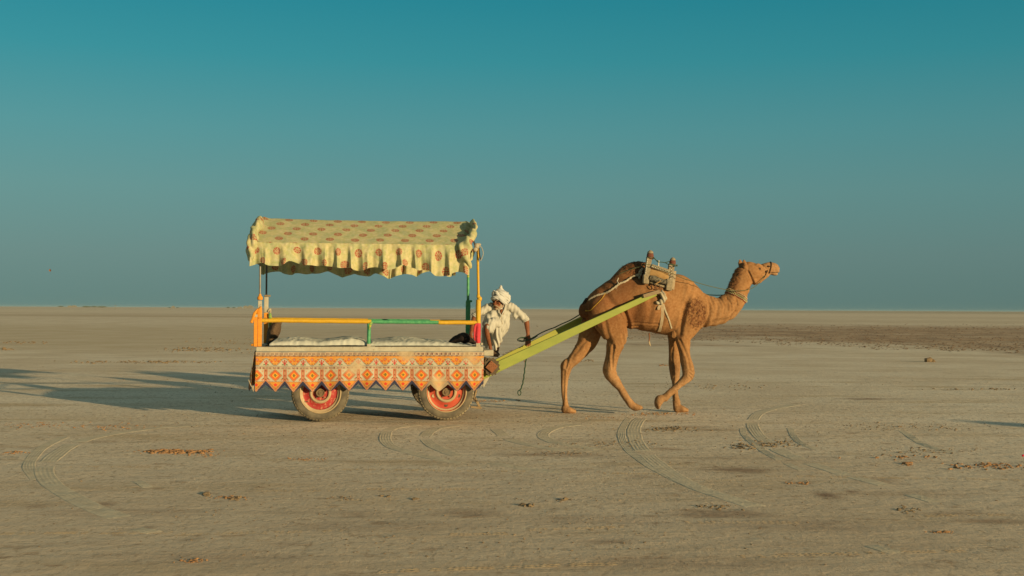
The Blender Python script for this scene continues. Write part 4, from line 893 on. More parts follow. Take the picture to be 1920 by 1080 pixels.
# near hind leg
limb([(300, 400, 80), (335, 440, 98), (360, 490, 90), (378, 532, 80), (396, 572, 71), (397, 605, 56), (388, 640, 46), (377, 685, 40), (366, 730, 37), (359, 768, 37), (366, 800, 35), (390, 836, 28), (414, 872, 22), (440, 912, 20), (464, 950, 19.5), (482, 972, 22), (500, 988, 23)], TM - .15, tn - .01, (.16, .042))
cm.chain([(cz(342, 745, tn), 18 * RZ, .028), (cz(332, 778, tn), 15 * RZ, .026), (cz(345, 805, tn), 14 * RZ, .022)], n=12)     # point of hock
cm.chain([(cz(500, 988, tn), 22 * RZ, .06), (cz(515, 995, tn), 21 * RZ, .072), (cz(534, 997, tn), 17 * RZ, .07), (cz(545, 999, tn), 10 * RZ, .05)], n=18)
# far hind leg
limb([(290, 440, 80), (262, 500, 72), (246, 550, 66), (232, 590, 62), (212, 630, 52), (186, 665, 43), (158, 697, 37), (128, 724, 34), (103, 750, 32), (97, 785, 26), (92, 830, 20), (90, 880, 17), (91, 930, 16), (94, 965, 17), (97, 990, 20), (100, 1005, 22)], TM + .12, tfa, (.14, .04))
cm.chain([(cz(110, 712, tfa), 12 * RZ, .024), (cz(82, 742, tfa), 15 * RZ, .026), (cz(82, 780, tfa), 12 * RZ, .022)], n=12)
cm.chain([(cz(92, 1007, tfa), 23 * RZ, .062), (cz(113, 1011, tfa), 21 * RZ, .078), (cz(138, 1018, tfa), 14 * RZ, .074), (cz(150, 1021, tfa), 10 * RZ, .055)], n=18)
# near front leg (lifted)
cm.chain([(cz(800, 330, tn + .05), 55 * RZ, .09), (cz(825, 400, tn + .01), 78 * RZ, .115), (cz(838, 470, tn), 82 * RZ, .115), (cz(815, 530, tn), 68 * RZ, .10), (cz(795, 575, tn), 48 * RZ, .085)], n=24)
limb([(820, 490, 60), (800, 545, 52), (796, 590, 45), (800, 630, 37), (806, 675, 31), (813, 720, 31), (823, 760, 34), (828, 795, 35), (818, 822, 31), (795, 842, 24), (768, 866, 19), (735, 896, 17), (705, 922, 18), (684, 942, 22)], tn, tn, (.10, .045))
cm.chain([(cz(740, 560, tn), 15 * RZ, .03), (cz(737, 575, tn), 14 * RZ, .03)], n=12)                                              # elbow
cm.chain([(cz(676, 944, tn), 20 * RZ, .05), (cz(660, 950, tn), 26 * RZ, .062), (cz(650, 968, tn), 24 * RZ, .068), (cz(648, 988, tn), 16 * RZ, .066), (cz(649, 1003, tn), 7 * RZ, .05)], n=18)
# far front leg (standing)
limb([(770, 480, 50), (748, 540, 40), (740, 590, 31), (742, 640, 30), (745, 690, 31), (747, 735, 34), (748, 775, 32), (750, 815, 24), (750, 850, 18), (749, 900, 16), (751, 935, 18), (757, 962, 21), (758, 985, 21), (762, 1000, 22)], TM + .13, tfa, (.09, .04))
cm.chain([(cz(757, 1002, tfa), 23 * RZ, .062), (cz(780, 1005, tfa), 21 * RZ, .078), (cz(805, 1011, tfa), 15 * RZ, .075), (cz(818, 1014, tfa), 11 * RZ, .055)], n=18)
cs = remesh(cm, 0.0105, 5)
inv = {}
def to_trace(p):
    """cart-frame point -> traced picture units, ignoring depth (only used to place coat markings)"""
    s0 = cz(0, 0).x; s1 = cz(1400, 0).x; z0 = cz(600, 0).z; z1 = cz(600, 1000).z
    return ((p.x - s0) / (s1 - s0) * 1400, (p.z - z0) / (z1 - z0) * 1000)
s0_ = cz(0, 500).x; s1_ = cz(1400, 500).x; z0_ = cz(700, 0).z; z1_ = cz(700, 1000).z
CRE = [  # (polyline in traced units, depth m, half width in traced units, which side: -1 near, 1 far, 0 both)
 ([(408, 425), (428, 470), (450, 515), (462, 545)], .024, 9, -1), ([(348, 625), (339, 690), (342, 755)], .014, 6, -1), ([(395, 560), (402, 600), (424, 640)], .010, 7, -1), ([(415, 555), (440, 600), (430, 640)], .008, 5, -1),
 ([(292, 470), (312, 550), (345, 640)], .010, 9, -1), ([(398, 812), (440, 890), (484, 965)], .008, 5, -1), ([(352, 790), (385, 800)], .006, 5, -1), ([(300, 300), (330, 380), (400, 430)], .010, 16, -1),
 ([(160, 640), (118, 705), (104, 760)], .012, 6, 1), ([(98, 780), (97, 900), (93, 985)], .008, 4.5, 1), ([(250, 560), (200, 620), (150, 690)], .008, 7, 1), ([(125, 745), (112, 800)], .006, 4, 1),
 ([(735, 590), (758, 640), (782, 700), (792, 755)], .010, 6, -1), ([(796, 770), (830, 805)], .008, 4, -1), ([(792, 785), (822, 818)], .008, 4, -1), ([(788, 800), (812, 828)], .006, 4, -1), ([(812, 620), (822, 680), (826, 740)], .008, 6, -1), ([(790, 850), (715, 915)], .006, 4, -1),
 ([(735, 640), (733, 700), (738, 750)], .008, 5, 1), ([(748, 800), (745, 900), (748, 960)], .006, 4, 1), ([(765, 700), (768, 760)], .007, 5, 1),
 ([(772, 380), (752, 450), (738, 520), (735, 560)], .020, 12, 0), ([(815, 270), (785, 340), (772, 390)], .012, 12, 0), ([(1165, 320), (1120, 410), (1050, 470), (950, 488)], .012, 11, 0), ([(915, 350), (925, 430), (900, 510)], .014, 9, 0),
 ([(415, 500), (520, 496), (620, 500)], .006, 5, -1), ([(1163, 185), (1180, 215), (1205, 258)], .014, 6, 0), ([(1210, 262), (1250, 256)], .008, 5, 0), ([(1262, 150), (1275, 168), (1292, 172)], .007, 5, 0), ([(1232, 196), (1262, 196), (1290, 188)], .005, 5, 0), ([(1322, 150), (1345, 150)], .004, 4, 0),
 ([(600, 300), (640, 420), (620, 520)], .008, 14, -1), ([(530, 300), (560, 400), (550, 500)], .008, 14, -1), ([(960, 350), (975, 400), (965, 450)], .006, 6, 0), ([(1000, 345), (1015, 390), (1008, 440)], .006, 5, 0), ([(1035, 345), (1055, 380), (1055, 420)], .006, 5, 0), ([(1060, 320), (1085, 350), (1095, 385)], .005, 5, 0), ([(935, 340), (945, 400), (935, 470)], .006, 6, 0)]
CRE = [(pl, d_, w_, sd_, min(q[0] for q in pl) - 2.5 * w_, max(q[0] for q in pl) + 2.5 * w_, min(q[1] for q in pl) - 2.5 * w_, max(q[1] for q in pl) + 2.5 * w_) for pl, d_, w_, sd_ in CRE]
def crease(X, Y, side):
    t_ = 0
    for pl, dp, w_, sd_, xa, xb, ya, yb_ in CRE:
        if X < xa or X > xb or Y < ya or Y > yb_ or (sd_ and sd_ != side): continue
        best = 1e9
        for (ax_, ay_), (bx_, by_) in zip(pl[:-1], pl[1:]):
            vx, vy = bx_ - ax_, by_ - ay_; k = max(0, min(1, ((X - ax_) * vx + (Y - ay_) * vy) / (vx * vx + vy * vy))); best = min(best, math.hypot(X - ax_ - k * vx, Y - ay_ - k * vy))
        e_ = best / w_; t_ -= dp * math.exp(-e_ * e_); t_ += dp * .45 * math.exp(-(e_ - 1.9) ** 2 * 1.5)
    return t_
for i, p in enumerate(cs.v):
    X = (p.x - s0_) / (s1_ - s0_) * 1400; Y = (p.z - z0_) / (z1_ - z0_) * 1000
    n_ = cs.n[i]
    hump = sm(70, 30, math.hypot((X - 510) * .55, (Y - 165)))
    sho = sm(78, 50, math.hypot((X - 835), (Y - 430) * .74) + 16 * nz(p * 9))
    mane = sm(40, 10, (X - (1068 + (300 - Y) * .28))) * sm(310, 270, Y) * sm(120, 150, Y) if X > 1040 else 0
    curl = nz(p * 34); c2 = nz(p * 70)
    d = 0.0042 + 0.0016 * c2 + hump * 0.015 * curl + sho * 0.009 * curl + mane * 0.011 * curl
    if X > 1040 and Y < 420: d += .0035
    d += crease(X, Y, -1 if p.y < TM else 1) * (1 if Y < 560 else .9)
    # soft body forms: ribs, flank hollow, neck folds, tendons of the legs
    if 430 < X < 720 and 230 < Y < 540: d += 0.0055 * math.sin((X + (Y - 400) * .35) / 13.0) * sm(430, 500, X) * sm(720, 650, X)
    d -= 0.030 * math.exp(-((X - 470) / 38) ** 2 - ((Y - 440) / 90) ** 2) * (1 if abs(n_.y) > .4 else 0)
    d -= 0.022 * math.exp(-((X - 752) / 20) ** 2 - ((Y - 430) / 110) ** 2) * (1 if abs(n_.y) > .4 else 0)
    if 900 < X < 1110 and 300 < Y < 520: d += 0.005 * math.sin((X * .9 + Y * .25) / 7.5)
    if Y > 600: d += 0.011 * nz((p.x * 15, p.y * 15, p.z * 3.2)) * sm(600, 680, Y)
    d += 0.008 * nz(p * 5.5) * sm(650, 560, Y) * (X < 1120)
    if 740 < X < 900 and 240 < Y < 420: d += .012 * math.exp(-((X - 790 - (Y - 300) * .25) / 16) ** 2)
    cs.v[i] = p + n_ * d
    base = (0.305, 0.168, 0.076)
    light = (0.345, 0.212, 0.112); dark = (0.125, 0.052, 0.024); rd = (0.200, 0.094, 0.042)
    c = base
    c = mixc(c, rd, min(1, sm(760, 420, X) * .85 * sm(640, 420, Y) * (1 + .9 * nz(p * 4.5))))
    c = mixc(c, light, .75 * sm(600, 820, Y))
    c = mixc(c, light, .5 * sm(860, 980, X) * sm(330, 480, Y))
    c = mixc(c, light, .8 * sm(1235, 1330, X) * sm(250, 230, Y))
    c = mixc(c, (0.42, 0.30, 0.19), .7 * sm(1325, 1350, X) * sm(165, 190, Y))
    c = mixc(c, dark, hump * max(.25, min(1, .68 + 1.4 * curl)))
    c = mixc(c, dark, sho * max(0, min(.95, .50 + 1.2 * curl + .5 * c2)))
    c = mixc(c, dark, mane * (.6 + .6 * curl))
    c = mixc(c, dark, .6 * sm(260, 205, X) * sm(330, 400, Y) * sm(520, 460, Y))
    c = mixc(c, dark, .45 * math.exp(-((X - 1160) / 10) ** 2 - ((Y - 130) / 18) ** 2))
    kn = math.exp(-((X - 442) / 20) ** 2 - ((Y - 592) / 28) ** 2)
    if p.y < TM: c = mixc(c, (0.46, 0.36, 0.24), min(.85, kn * 1.1 * (0.75 + nz(p * 30))))
    c = mixc(c, (0.12, 0.06, 0.03), .7 * math.exp(-((X - 738) / 13) ** 2 - ((Y - 572) / 16) ** 2) * (p.y < TM))       # elbow callus
    c = mixc(c, (0.14, 0.07, 0.035), .6 * math.exp(-((X - 748) / 22) ** 2 - ((Y - 770) / 34) ** 2) * (p.y > TM))      # knee pad
    c = mixc(c, (0.46, 0.36, 0.24), .6 * math.exp(-((X - 648) / 12) ** 2 - ((Y - 1003) / 8) ** 2))
    k = 1 + .22 * nz(p * 3.1) + .12 * nz(p * 11) + .06 * nz(p * 40)
    cs.c[i] = tuple(q * k for q in c)
feet = cz(100, 1030, tfa)
CC = Vector((cz(560, 500).x, TM, 0))
camel = cs.build('camel', M['coat'], None, c=CC); tag(camel, 'brown one-humped camel walking ahead of the cart with head raised and one foreleg lifted', 'camel')
def cpart(mb, name, m, parent=None): return mb.build(name, m, parent or camel)
WH = MB(); rnd = random.Random(5)
for i in rnd.sample(range(len(cs.v)), min(len(cs.v), 30000)):
    p = cs.v[i]; X = (p.x - s0_) / (s1_ - s0_) * 1400; Y = (p.z - z0_) / (z1_ - z0_) * 1000
    hm = sm(75, 35, math.hypot((X - 510) * .55, (Y - 165))); sh_ = sm(78, 50, math.hypot((X - 835), (Y - 430) * .74)); mn = sm(40, 10, (X - (1068 + (300 - Y) * .28))) * sm(310, 270, Y) * sm(120, 150, Y) if X > 1040 else 0
    mn2 = .5 if (1040 < X < 1100 and 340 < Y < 500 and rnd.random() < .2) else 0
    if rnd.random() > max(hm, sh_ * .8, mn, mn2): continue
    n_ = cs.n[i]; tg = (n_ * .55 + Vector((-.5, 0, -.75)) + Vector((rnd.uniform(-.5, .5), rnd.uniform(-.5, .5), rnd.uniform(-.5, .5)))).normalized(); sd_ = n_.cross(tg).normalized() * .0045; L_ = rnd.uniform(.014, .032) * (1 if hm > .3 else .75)
    WH.add([p - sd_, p + sd_, p + tg * L_ + n_ * .006], [(0, 1, 2)])
cpart(WH, 'woolly_hair', M['wool'])
# eyes with lids, nostrils, mouth line
for s in (-1, 1):
    e = cz(1250, 174, TM + s * .083)
    b = MB(); b.ball(e + Vector((0, s * -.004, 0)), (.0155, .012, .013), 14, 10); cpart(b, 'eye', M['eye'])
    b = MB(); b.tube(catpts([e + Vector((-.026, -.003 * s, .004)), e + Vector((-.012, .006 * s, .015)), e + Vector((.006, .008 * s, .016)), e + Vector((.024, .0, .003))]), 0.0048, 6)
    b.tube(catpts([e + Vector((-.022, -.003 * s, -.004)), e + Vector((0, .006 * s, -.016)), e + Vector((.022, .0, -.004))]), 0.0042, 6); cpart(b, 'eyelid', M['hair'])
    nn = cz(1338, 157, TM + s * .046); b = MB(); b.tube(catpts([nn + Vector((-.020, .005 * s, -.008)), nn + Vector((0, .009 * s, .002)), nn + Vector((.018, .001 * s, .003))]), [.003, .0045, .0055, .006, .0062, .006, .006, .0055, .005, .0045, .004, .003, .002], 6); cpart(b, 'nostril', M['hair'])
    b = MB(); b.tube(catpts([cz(1312, 193, TM + s * .056), cz(1328, 192, TM + s * .058), cz(1345, 194, TM + s * .050), cz(1360, 194, TM + s * .030), cz(1366, 193, TM + s * .006)]), 0.0035, 6); cpart(b, 'mouth_line', M['hair'])
    ex = 1163 if s < 0 else 1139
    b = MB(); b.chain([(cz(ex + 5, 158, TM + s * .085 - .014), 8 * RZ, .003), (cz(ex + 1, 142, TM + s * .09 - .014), 9 * RZ, .003), (cz(ex - 2, 128, TM + s * .09 - .012), 4 * RZ, .003)], n=10); cpart(b, 'inner_ear', M['hair'])
b = MB(); t_ = TM - .03
b.chain([(cz(222, 352, t_), 9 * RZ, .03), (cz(203, 385, t_), 10 * RZ, .035), (cz(199, 415, t_), 10 * RZ, .035), (cz(207, 445, t_), 12 * RZ, .035), (cz(218, 462, t_), 14 * RZ, .03)], n=14)
for k in range(26):
    a = random.uniform(-1, 1); b.tube([cz(206 + a * 6, 430, t_ + a * .03), cz(212 + a * 12, 470 + random.uniform(-6, 8), t_ + a * .035)], [.006, .001], 5)
cpart(b, 'tail', M['hair'])
for (t_, X, Y) in ((tfa, 152, 1019), (tfa, 822, 1015), (tn, 548, 1002)):
    for s in (-1, 1):
        b = MB(); b.ball(cz(X, Y, t_ + s * .03), (.016, .014, .013), 10, 7); cpart(b, 'toe_nail', M['beadw'])
# ------------------------------------------------------------------ SADDLE (rests on the camel)
Z2 = 8.309
def s2(X, Y, t): return at(1060 + X / Z2, 460 + Y / Z2, t)
ts = TM - .31
SC = s2(1450, 500, TM)
saddle = empty('camel_saddle', SC, 'carved greyish wooden saddle frame with brown capped posts strapped over the camel hump', 'saddle')
m1 = 15.9 / F / Z2
for (t_, sg) in ((ts, -1), (TM + .31, 1)):
    lean = -.06 * sg
    b = MB()
    b.bar(s2(1306, 190, t_ + .05 * -sg), s2(1262, 520, t_), 82 * m1, .05, .006, up=(0, 1, 0)); cpart(b, 'saddle_post', M['carved'], saddle)
    b = MB(); b.bar(s2(1655, 290, t_ + .05 * -sg), s2(1618, 650, t_), 92 * m1, .05, .006, up=(0, 1, 0)); cpart(b, 'saddle_post', M['carved'], saddle)
    b = MB(); b.bar(s2(1340, 318, t_ + .004), s2(1615, 408, t_ + .004), 58 * m1, .04, .005, up=(0, 1, 0)); b.build('upper_rail', M['carved'], saddle)
    b = MB(); b.bar(s2(1318, 565, t_ + .015), s2(1590, 652, t_ + .015), 46 * m1, .05, .005, up=(0, 1, 0)); b.build('lower_rail', M['carved'], saddle)
    b = MB(); b.bar(s2(1258, 455, t_ + .012 * sg), s2(1250, 600, t_ + .014 * sg), 94 * m1, .06, .008, up=(0, 1, 0)); b.build('foot_block', M['carved'], saddle)
    b = MB(); b.bar(s2(1622, 525, t_ + .012 * sg), s2(1606, 705, t_ + .014 * sg), 96 * m1, .06, .008, up=(0, 1, 0)); b.build('foot_block', M['carved'], saddle)
    b = MB(); b.bar(s2(1705, 400, t_ - .03 * sg), s2(1672, 690, t_ - .03 * sg), 44 * m1, .03, .005, up=(0, 1, 0)); b.build('side_slat', M['strap'], saddle)
    b = MB(); b.tube([s2(1312, 505, t_ + .03 * sg), s2(1390, 520, t_ + .04 * sg), s2(1455, 545, t_ + .04 * sg), s2(1585, 582, t_ + .03 * sg)], [38 * m1, 47 * m1, 45 * m1, 38 * m1], 14, jitter=.08); b.build('wool_roll', M['roll'], saddle)
    for (pa, pb, r_) in (((1322, 190), (1322, 118), 52), ((1668, 292), (1672, 228), 48)):
        b = MB(); a_ = s2(*pa, t_ + .05 * -sg); c_ = s2(*pb, t_ + .05 * -sg); d_ = (c_ - a_)
        b.chain([(a_ + Vector((0, 0, 0)), r_ * m1 * 1.05, .04), (a_ + d_ * .5, r_ * m1 * 1.08, .042), (c_, r_ * m1 * .82, .034)], n=14)
        cpart(b, 'post_cap', M['rosewood'], saddle)
        b = MB(); b.lathe([(r_ * m1 * .2, .052), (r_ * m1 * .75, .035), (r_ * m1 * .95, .02), (r_ * m1 * .95, .008)], c_ + Vector((.002, 0, -.015)), axis='z', n=14); b.build('cap_top', M['carved'], saddle)
        b = MB(); b.tube([a_ + Vector((math.cos(q) * r_ * m1 * 1.12, math.sin(q) * .044, -.004 - math.cos(q) * .008)) for q in [2 * PI * k / 16 for k in range(17)]], .006, 6); b.build('lashing', M['rope2'], saddle)
    for k in range(11):          # white studs along rail and posts
        b = MB(); f = k / 10; q = s2(1345, 328, t_).lerp(s2(1600, 408, t_), f); q.y = t_ - .02 * 1; b.box(q + Vector((0, .002 - .004, .0)), (.011, .008, .014), Matrix.Rotation(.3, 3, 'Y')); b.build('stud', M['stud'], saddle)
    for k in range(9):
        b = MB(); q = s2(1286, 225, t_).lerp(s2(1240, 455, t_), k / 8); q.y = t_ + .05 * -sg * (1 - k / 8) - .028; b.box(q, (.010, .008, .012), None); b.build('stud', M['stud'], saddle)
        b = MB(); q = s2(1664, 330, t_).lerp(s2(1634, 520, t_), k / 8); q.y = t_ + .05 * -sg * (1 - k / 8) - .028; b.box(q, (.010, .008, .012), None); b.build('stud', M['iron'] if k % 2 else M['stud'], saddle)
b = MB(); b.bar(s2(1306, 215, ts + .05), s2(1306, 215, TM + .26), .05, .06, .006); b.build('cross_bar', M['wood'], saddle)
b = MB(); b.bar(s2(1655, 310, ts + .05), s2(1655, 310, TM + .26), .05, .06, .006); b.build('cross_bar', M['wood'], saddle)
b = MB(); b.lathe([(.011, 0), (.008, .02), (.009, .05), (.013, .065), (.013, .08), (.004, .085)], s2(1452, 330, ts), axis='z', n=10); b.build('brass_peg', M['stud'], saddle)
b = MB(); b.tube(catpts([s2(1375, 185, ts), s2(1405, 220, ts), s2(1440, 255, ts - .02), s2(1500, 262, ts), s2(1560, 268, ts), s2(1620, 250, ts)]), .006, 7); b.tube(catpts([s2(1560, 268, ts), s2(1590, 290, ts - .02), s2(1650, 300, ts - .04), s2(1720, 325, ts - .03), s2(1745, 305, ts - .02)]), .006, 7)
b.ball(s2(1440, 248, ts - .01), .014, 8, 6); b.ball(s2(1738, 315, ts - .02), .013, 8, 6); b.build('lashing_cord', M['rope'], saddle)
# pad under the frame, shaped over the body
b = MB(); b.chain([(s2(1330, 440, TM - .27), 84 * m1, .05), (s2(1450, 465, TM - .28), 84 * m1, .055), (s2(1570, 505, TM - .27), 84 * m1, .05)], n=20, vertical=True); b.build('saddle_pad', M['pad'], saddle)
b = MB(); b.chain([(s2(1330, 440, TM + .27), 84 * m1, .05), (s2(1450, 465, TM + .28), 84 * m1, .055), (s2(1570, 505, TM + .27), 84 * m1, .05)], n=20, vertical=True); b.build('saddle_pad', M['pad'], saddle)
# iron hooks and wooden toggle
b = MB()
for (hx, hy) in ((1375, 640), (1440, 640)):
    b.tube([s2(hx + 30 * math.cos(q), hy + 42 * math.sin(q), ts - .04) for q in [-.6 + k * .5 for k in range(10)]], .0055, 6)
b.tube([s2(1478, 640, ts - .04), s2(1478, 690, ts - .05)], .005, 6); b.tube([s2(1502, 640, ts - .04), s2(1502, 690, ts - .05)], .005, 6); b.build('iron_hook', M['iron'], saddle)
b = MB(); b.tube([s2(1405, 605, ts - .06), s2(1490, 548, ts - .07)], .011, 8); b.build('toggle', M['pad'], saddle)
# white knotted cloth and the pale belly straps
tt = TM - .355
b = MB()
b.chain([(s2(1500, 705, tt - .0), 16 * m1, .014), (s2(1520, 760, tt - .02), 42 * m1, .03), (s2(1530, 830, tt - .02), 52 * m1, .035), (s2(1480, 885, tt - .01), 40 * m1, .028), (s2(1420, 890, tt), 18 * m1, .016)], n=18)
b.chain([(s2(1445, 760, tt), 14 * m1, .012), (s2(1490, 735, tt - .01), 20 * m1, .014)], n=12)
r = remesh(b, .006, 1)
for i, p in enumerate(r.v): r.v[i] = p + r.n[i] * (.006 * math.sin(p.x * 120 + p.z * 60) + .008 * nz(p * 22))
girth = r.build('knotted_girth', M['whiterope'], None, c=s2(1510, 800, tt)); tag(girth, 'white cloth knot with two pale belly straps below the shaft end on the camel side', 'strap')
def ribbon(name, pts, wd, m, parent, th=.004):
    P_ = catpts(pts, 5); b = MB(); vs = []
    for i, p in enumerate(P_):
        tg = (P_[min(i + 1, len(P_) - 1)] - P_[max(i - 1, 0)]).normalized(); n_ = Vector((0, 1, 0)); s_ = tg.cross(n_).normalized() * (wd / 2)
        vs += [p - s_, p + s_, p + s_ + Vector((0, th, 0)), p - s_ + Vector((0, th, 0))]
    k = len(P_); fs = [(i * 4 + a, i * 4 + (a + 1) % 4, (i + 1) * 4 + (a + 1) % 4, (i + 1) * 4 + a) for i in range(k - 1) for a in range(4)] + [(0, 1, 2, 3), (4 * k - 4, 4 * k - 3, 4 * k - 2, 4 * k - 1)]
    b.add(vs, fs); return b.build(name, m, parent, smooth=False)
from mathutils.bvhtree import BVHTree
bvh = BVHTree.FromPolygons(cs.v, cs.f)
def onskin(px, py, gap=.006, side=-1):
    """point of the near flank seen at that pixel, lifted by gap"""
    a = at(px, py, -3.0) if side < 0 else at(px, py, 4.0)
    q = at(px, py, 3.5); d = (q - a).normalized(); h = bvh.ray_cast(a, d)
    if h[0] is None: h = bvh.find_nearest(at(px, py, TM - .3))
    return h[0] + h[1] * gap if h[1].dot(d) < 0 else h[0] - h[1] * gap
o5 = lambda X, Y: (1160 + X / 8.306, 530 + Y / 8.308)
ribbon('belly_strap', [onskin(*o5(670, 330), .012), onskin(*o5(682, 430)), onskin(*o5(680, 520)), onskin(*o5(668, 620)), onskin(*o5(655, 700)), onskin(*o5(630, 758))], .042, M['strap'], girth)
ribbon('belly_strap', [onskin(*o5(690, 330), .014), onskin(*o5(730, 440), .01), onskin(*o5(770, 540), .01), onskin(*o5(805, 640)), onskin(*o5(825, 710))], .020, M['whiterope'], girth)
ribbon('strap_tail', [onskin(*o5(650, 340), .012), onskin(*o5(620, 380), .02), onskin(*o5(605, 415), .03)], .035, M['strap'], girth)
# white rump rope (breeching)
Z = lambda X, Y: (1060 + X / Z2, 460 + Y / Z2)
pts = [onskin(*Z(*q), g_) for q, g_ in (((1195, 420), .02), ((1090, 470), .018), ((1020, 520), .018), ((940, 575), .018), ((850, 610), .02), ((780, 660), .018), ((700, 715), .016), ((620, 755), .012), ((500, 785), .010), ((420, 825), .010), ((372, 865), .010))]
b = MB(); P_ = catpts(pts, 6)
b.tube([p + Vector((0, -.003, .008 * math.sin(i * .9))) for i, p in enumerate(P_)], .0085, 7); b.tube([p + Vector((0, -.003, -.008 * math.sin(i * .9))) for i, p in enumerate(P_)], .0085, 7)
for k in range(7): b.ball(onskin(*Z(1130 + k * 11, 495 - k * 17), .025) + Vector((random.uniform(-.01, .01), -.01, random.uniform(-.015, .01))), (.017, .014, .02), 8, 6)
b.ball(onskin(*Z(838, 620), .022), (.02, .015, .018), 8, 6)
b.tube([onskin(*Z(838, 620), .025), onskin(*Z(815, 590), .035), onskin(*Z(838, 545), .04)], [.01, .009, .007], 7); b.tube([onskin(*Z(820, 630), .02), onskin(*Z(790, 700), .02)], [.006, .003], 6)
tag(b.build('rump_rope', M['whiterope'], None, c=onskin(1160, 535)), 'dirty white twisted rope running from the saddle round the camel rump', 'rope')
b = MB(); b.tube(catpts([onskin(*Z(640, 745), .012), onskin(*Z(560, 850), .012), onskin(*Z(470, 940), .012), onskin(*Z(400, 1010), .012), onskin(*Z(330, 1020), .014)]), .0032, 5); b.ball(onskin(*Z(325, 1018), .014), (.014, .01, .009), 8, 5)
tag(b.build('yellow_cord', M['yellow'], None, c=onskin(*Z(560, 850))), 'thin yellow cord slanting across the camel hindquarter to its tail', 'cord')
b = MB(); b.tube(catpts([at(1217, 624, TM), at(1217.5, 634, TM), at(1217, 640, TM)]), .009, 7); o = b.build('hanging_tag', M['brownwood'], None, c=at(1217, 632, TM)); tag(o, 'short brown strap with a pale tip hanging under the camel belly', 'strap')
b = MB(); b.chain([(at(1217, 640, TM), .010, .008), (at(1218, 645, TM), .012, .008), (at(1220, 649, TM), .004, .004)], n=8); ORIG[o.name] = ORIG[o.name]; b.build('pale_tip', M['strap'], o)
# neck beads
NB = empty('bead_collar', cz(1120, 336), 'collar of red, white and green bead strings round the camel neck', 'collar')
ax0 = cz(1065, 305); ax1 = cz(1178, 366); dd = (ax1 - ax0).normalized(); perp = Vector((dd.z, 0, -dd.x))
if perp.z < 0: perp = -perp
for r_, (off, mm) in enumerate(((-.030, 'beadr'), (-.018, 'beadw'), (-.004, 'beadg'), (.009, 'beadw'), (.020, 'beadr'), (.030, 'beadw'))):
    b = MB(); cen = (ax0 + ax1) / 2 + perp * off; ra = (ax1 - ax0).length / 2 * (1.0 - .25 * off) ; n_ = 46
    for k in range(n_):
        th = 2 * PI * k / n_; d_ = dd * math.cos(th) + Vector((0, 1, 0)) * math.sin(th)
        h = bvh.ray_cast(cen, d_.normalized()); q = (h[0] if h[0] and (h[0] - cen).length < .26 else cen + dd * ra * math.cos(th) + Vector((0, 1, 0)) * .118 * math.sin(th))
        b.ball(q + d_.normalized() * .006 + perp * random.uniform(-.003, .003) * 1.2, .0078, 6, 4)
    b.build('bead_string', M[mm], NB)
b = MB()
for k in range(5): b.tube([cz(1170 + k * 1.5, 350, TM - .03), cz(1176 + k, 372, TM - .03 + .01 * k)], [.004, .0015], 5)
b.build('tassel', M['beadw'], NB)
# halter and reins
HT = []
def muzzle_ring(cx_, cy, dx, dy, half_lat, r, n_=18):
    cen = cz(cx_, cy); d1 = (cz(cx_ + dx, cy + dy) - cen); pts = []
    for k in range(n_ + 1):
        th = 2 * PI * k / n_; d_ = (d1.normalized() * math.cos(th) + Vector((0, 1, 0)) * math.sin(th)).normalized(); h = bvh.ray_cast(cen, d_)
        q = h[0] if h[0] and (h[0] - cen).length < .12 else cen + d1 * math.cos(th) + Vector((0, half_lat, 0)) * math.sin(th); pts.append(q + d_ * .004)
    return pts
b = MB(); b.tube(muzzle_ring(1308, 168, 8, -32, .06, .006), .0085, 7)
hal = b.build('halter', M['hair'], None, c=cz(1308, 168)); tag(hal, 'dark rope halter looped round the camel muzzle', 'halter')
b = MB(); b.ball(onskin(1030 + 1292 * K, 450 + 187 * K, .006), (.020, .010, .016), 8, 6); b.ball(onskin(1030 + 1306 * K, 450 + 158 * K, .006), (.022, .010, .014), 8, 6); b.build('nose_tassel', M['hair'], hal)
b = MB(); b.tube(catpts([onskin(1030 + 1300 * K, 450 + 180 * K), onskin(1030 + 1288 * K, 450 + 205 * K), onskin(1030 + 1275 * K, 450 + 226 * K)]), .005, 6); b.build('chin_cord', M['hair'], hal)
tr_n = TM - .14
b = MB(); b.tube(catpts([cz(1292, 195, TM - .06), cz(1262, 240, TM - .09), cz(1225, 277, TM - .13), cz(1180, 297, TM - .15), cz(1120, 303, TM - .16), cz(1060, 297, TM - .17), cz(960, 276, TM - .22), cz(850, 245, TM - .30), cz(790, 226, TM - .36), cz(735, 200, TM - .38), cz(660, 170, TM - .38), cz(600, 148, TM - .38), cz(575, 142, TM - .38)]), .0045, 6)
b.tube(catpts([cz(575, 142, TM - .38), cz(540, 158, TM - .22), cz(500, 170, TM - .20), onskin(1030 + 450 * K, 450 + 190 * K, .006), onskin(1030 + 418 * K, 450 + 204 * K, .006)]), .0055, 6)
tag(b.build('rein', M['rope2'], None, c=cz(900, 260, TM - .2)), 'thin olive rein cord running from the camel muzzle back over the saddle', 'rein')
b = MB(); b.tube(catpts([cz(1055, 326, TM + .12), cz(1000, 329, TM + .16), cz(930, 324, TM + .2), cz(880, 312, TM + .22)]), .0065, 6)
tag(b.build('rein', M['rope'], None, c=cz(980, 327, TM + .16)), 'dark cord stretched behind the camel neck towards its far shoulder', 'rein')
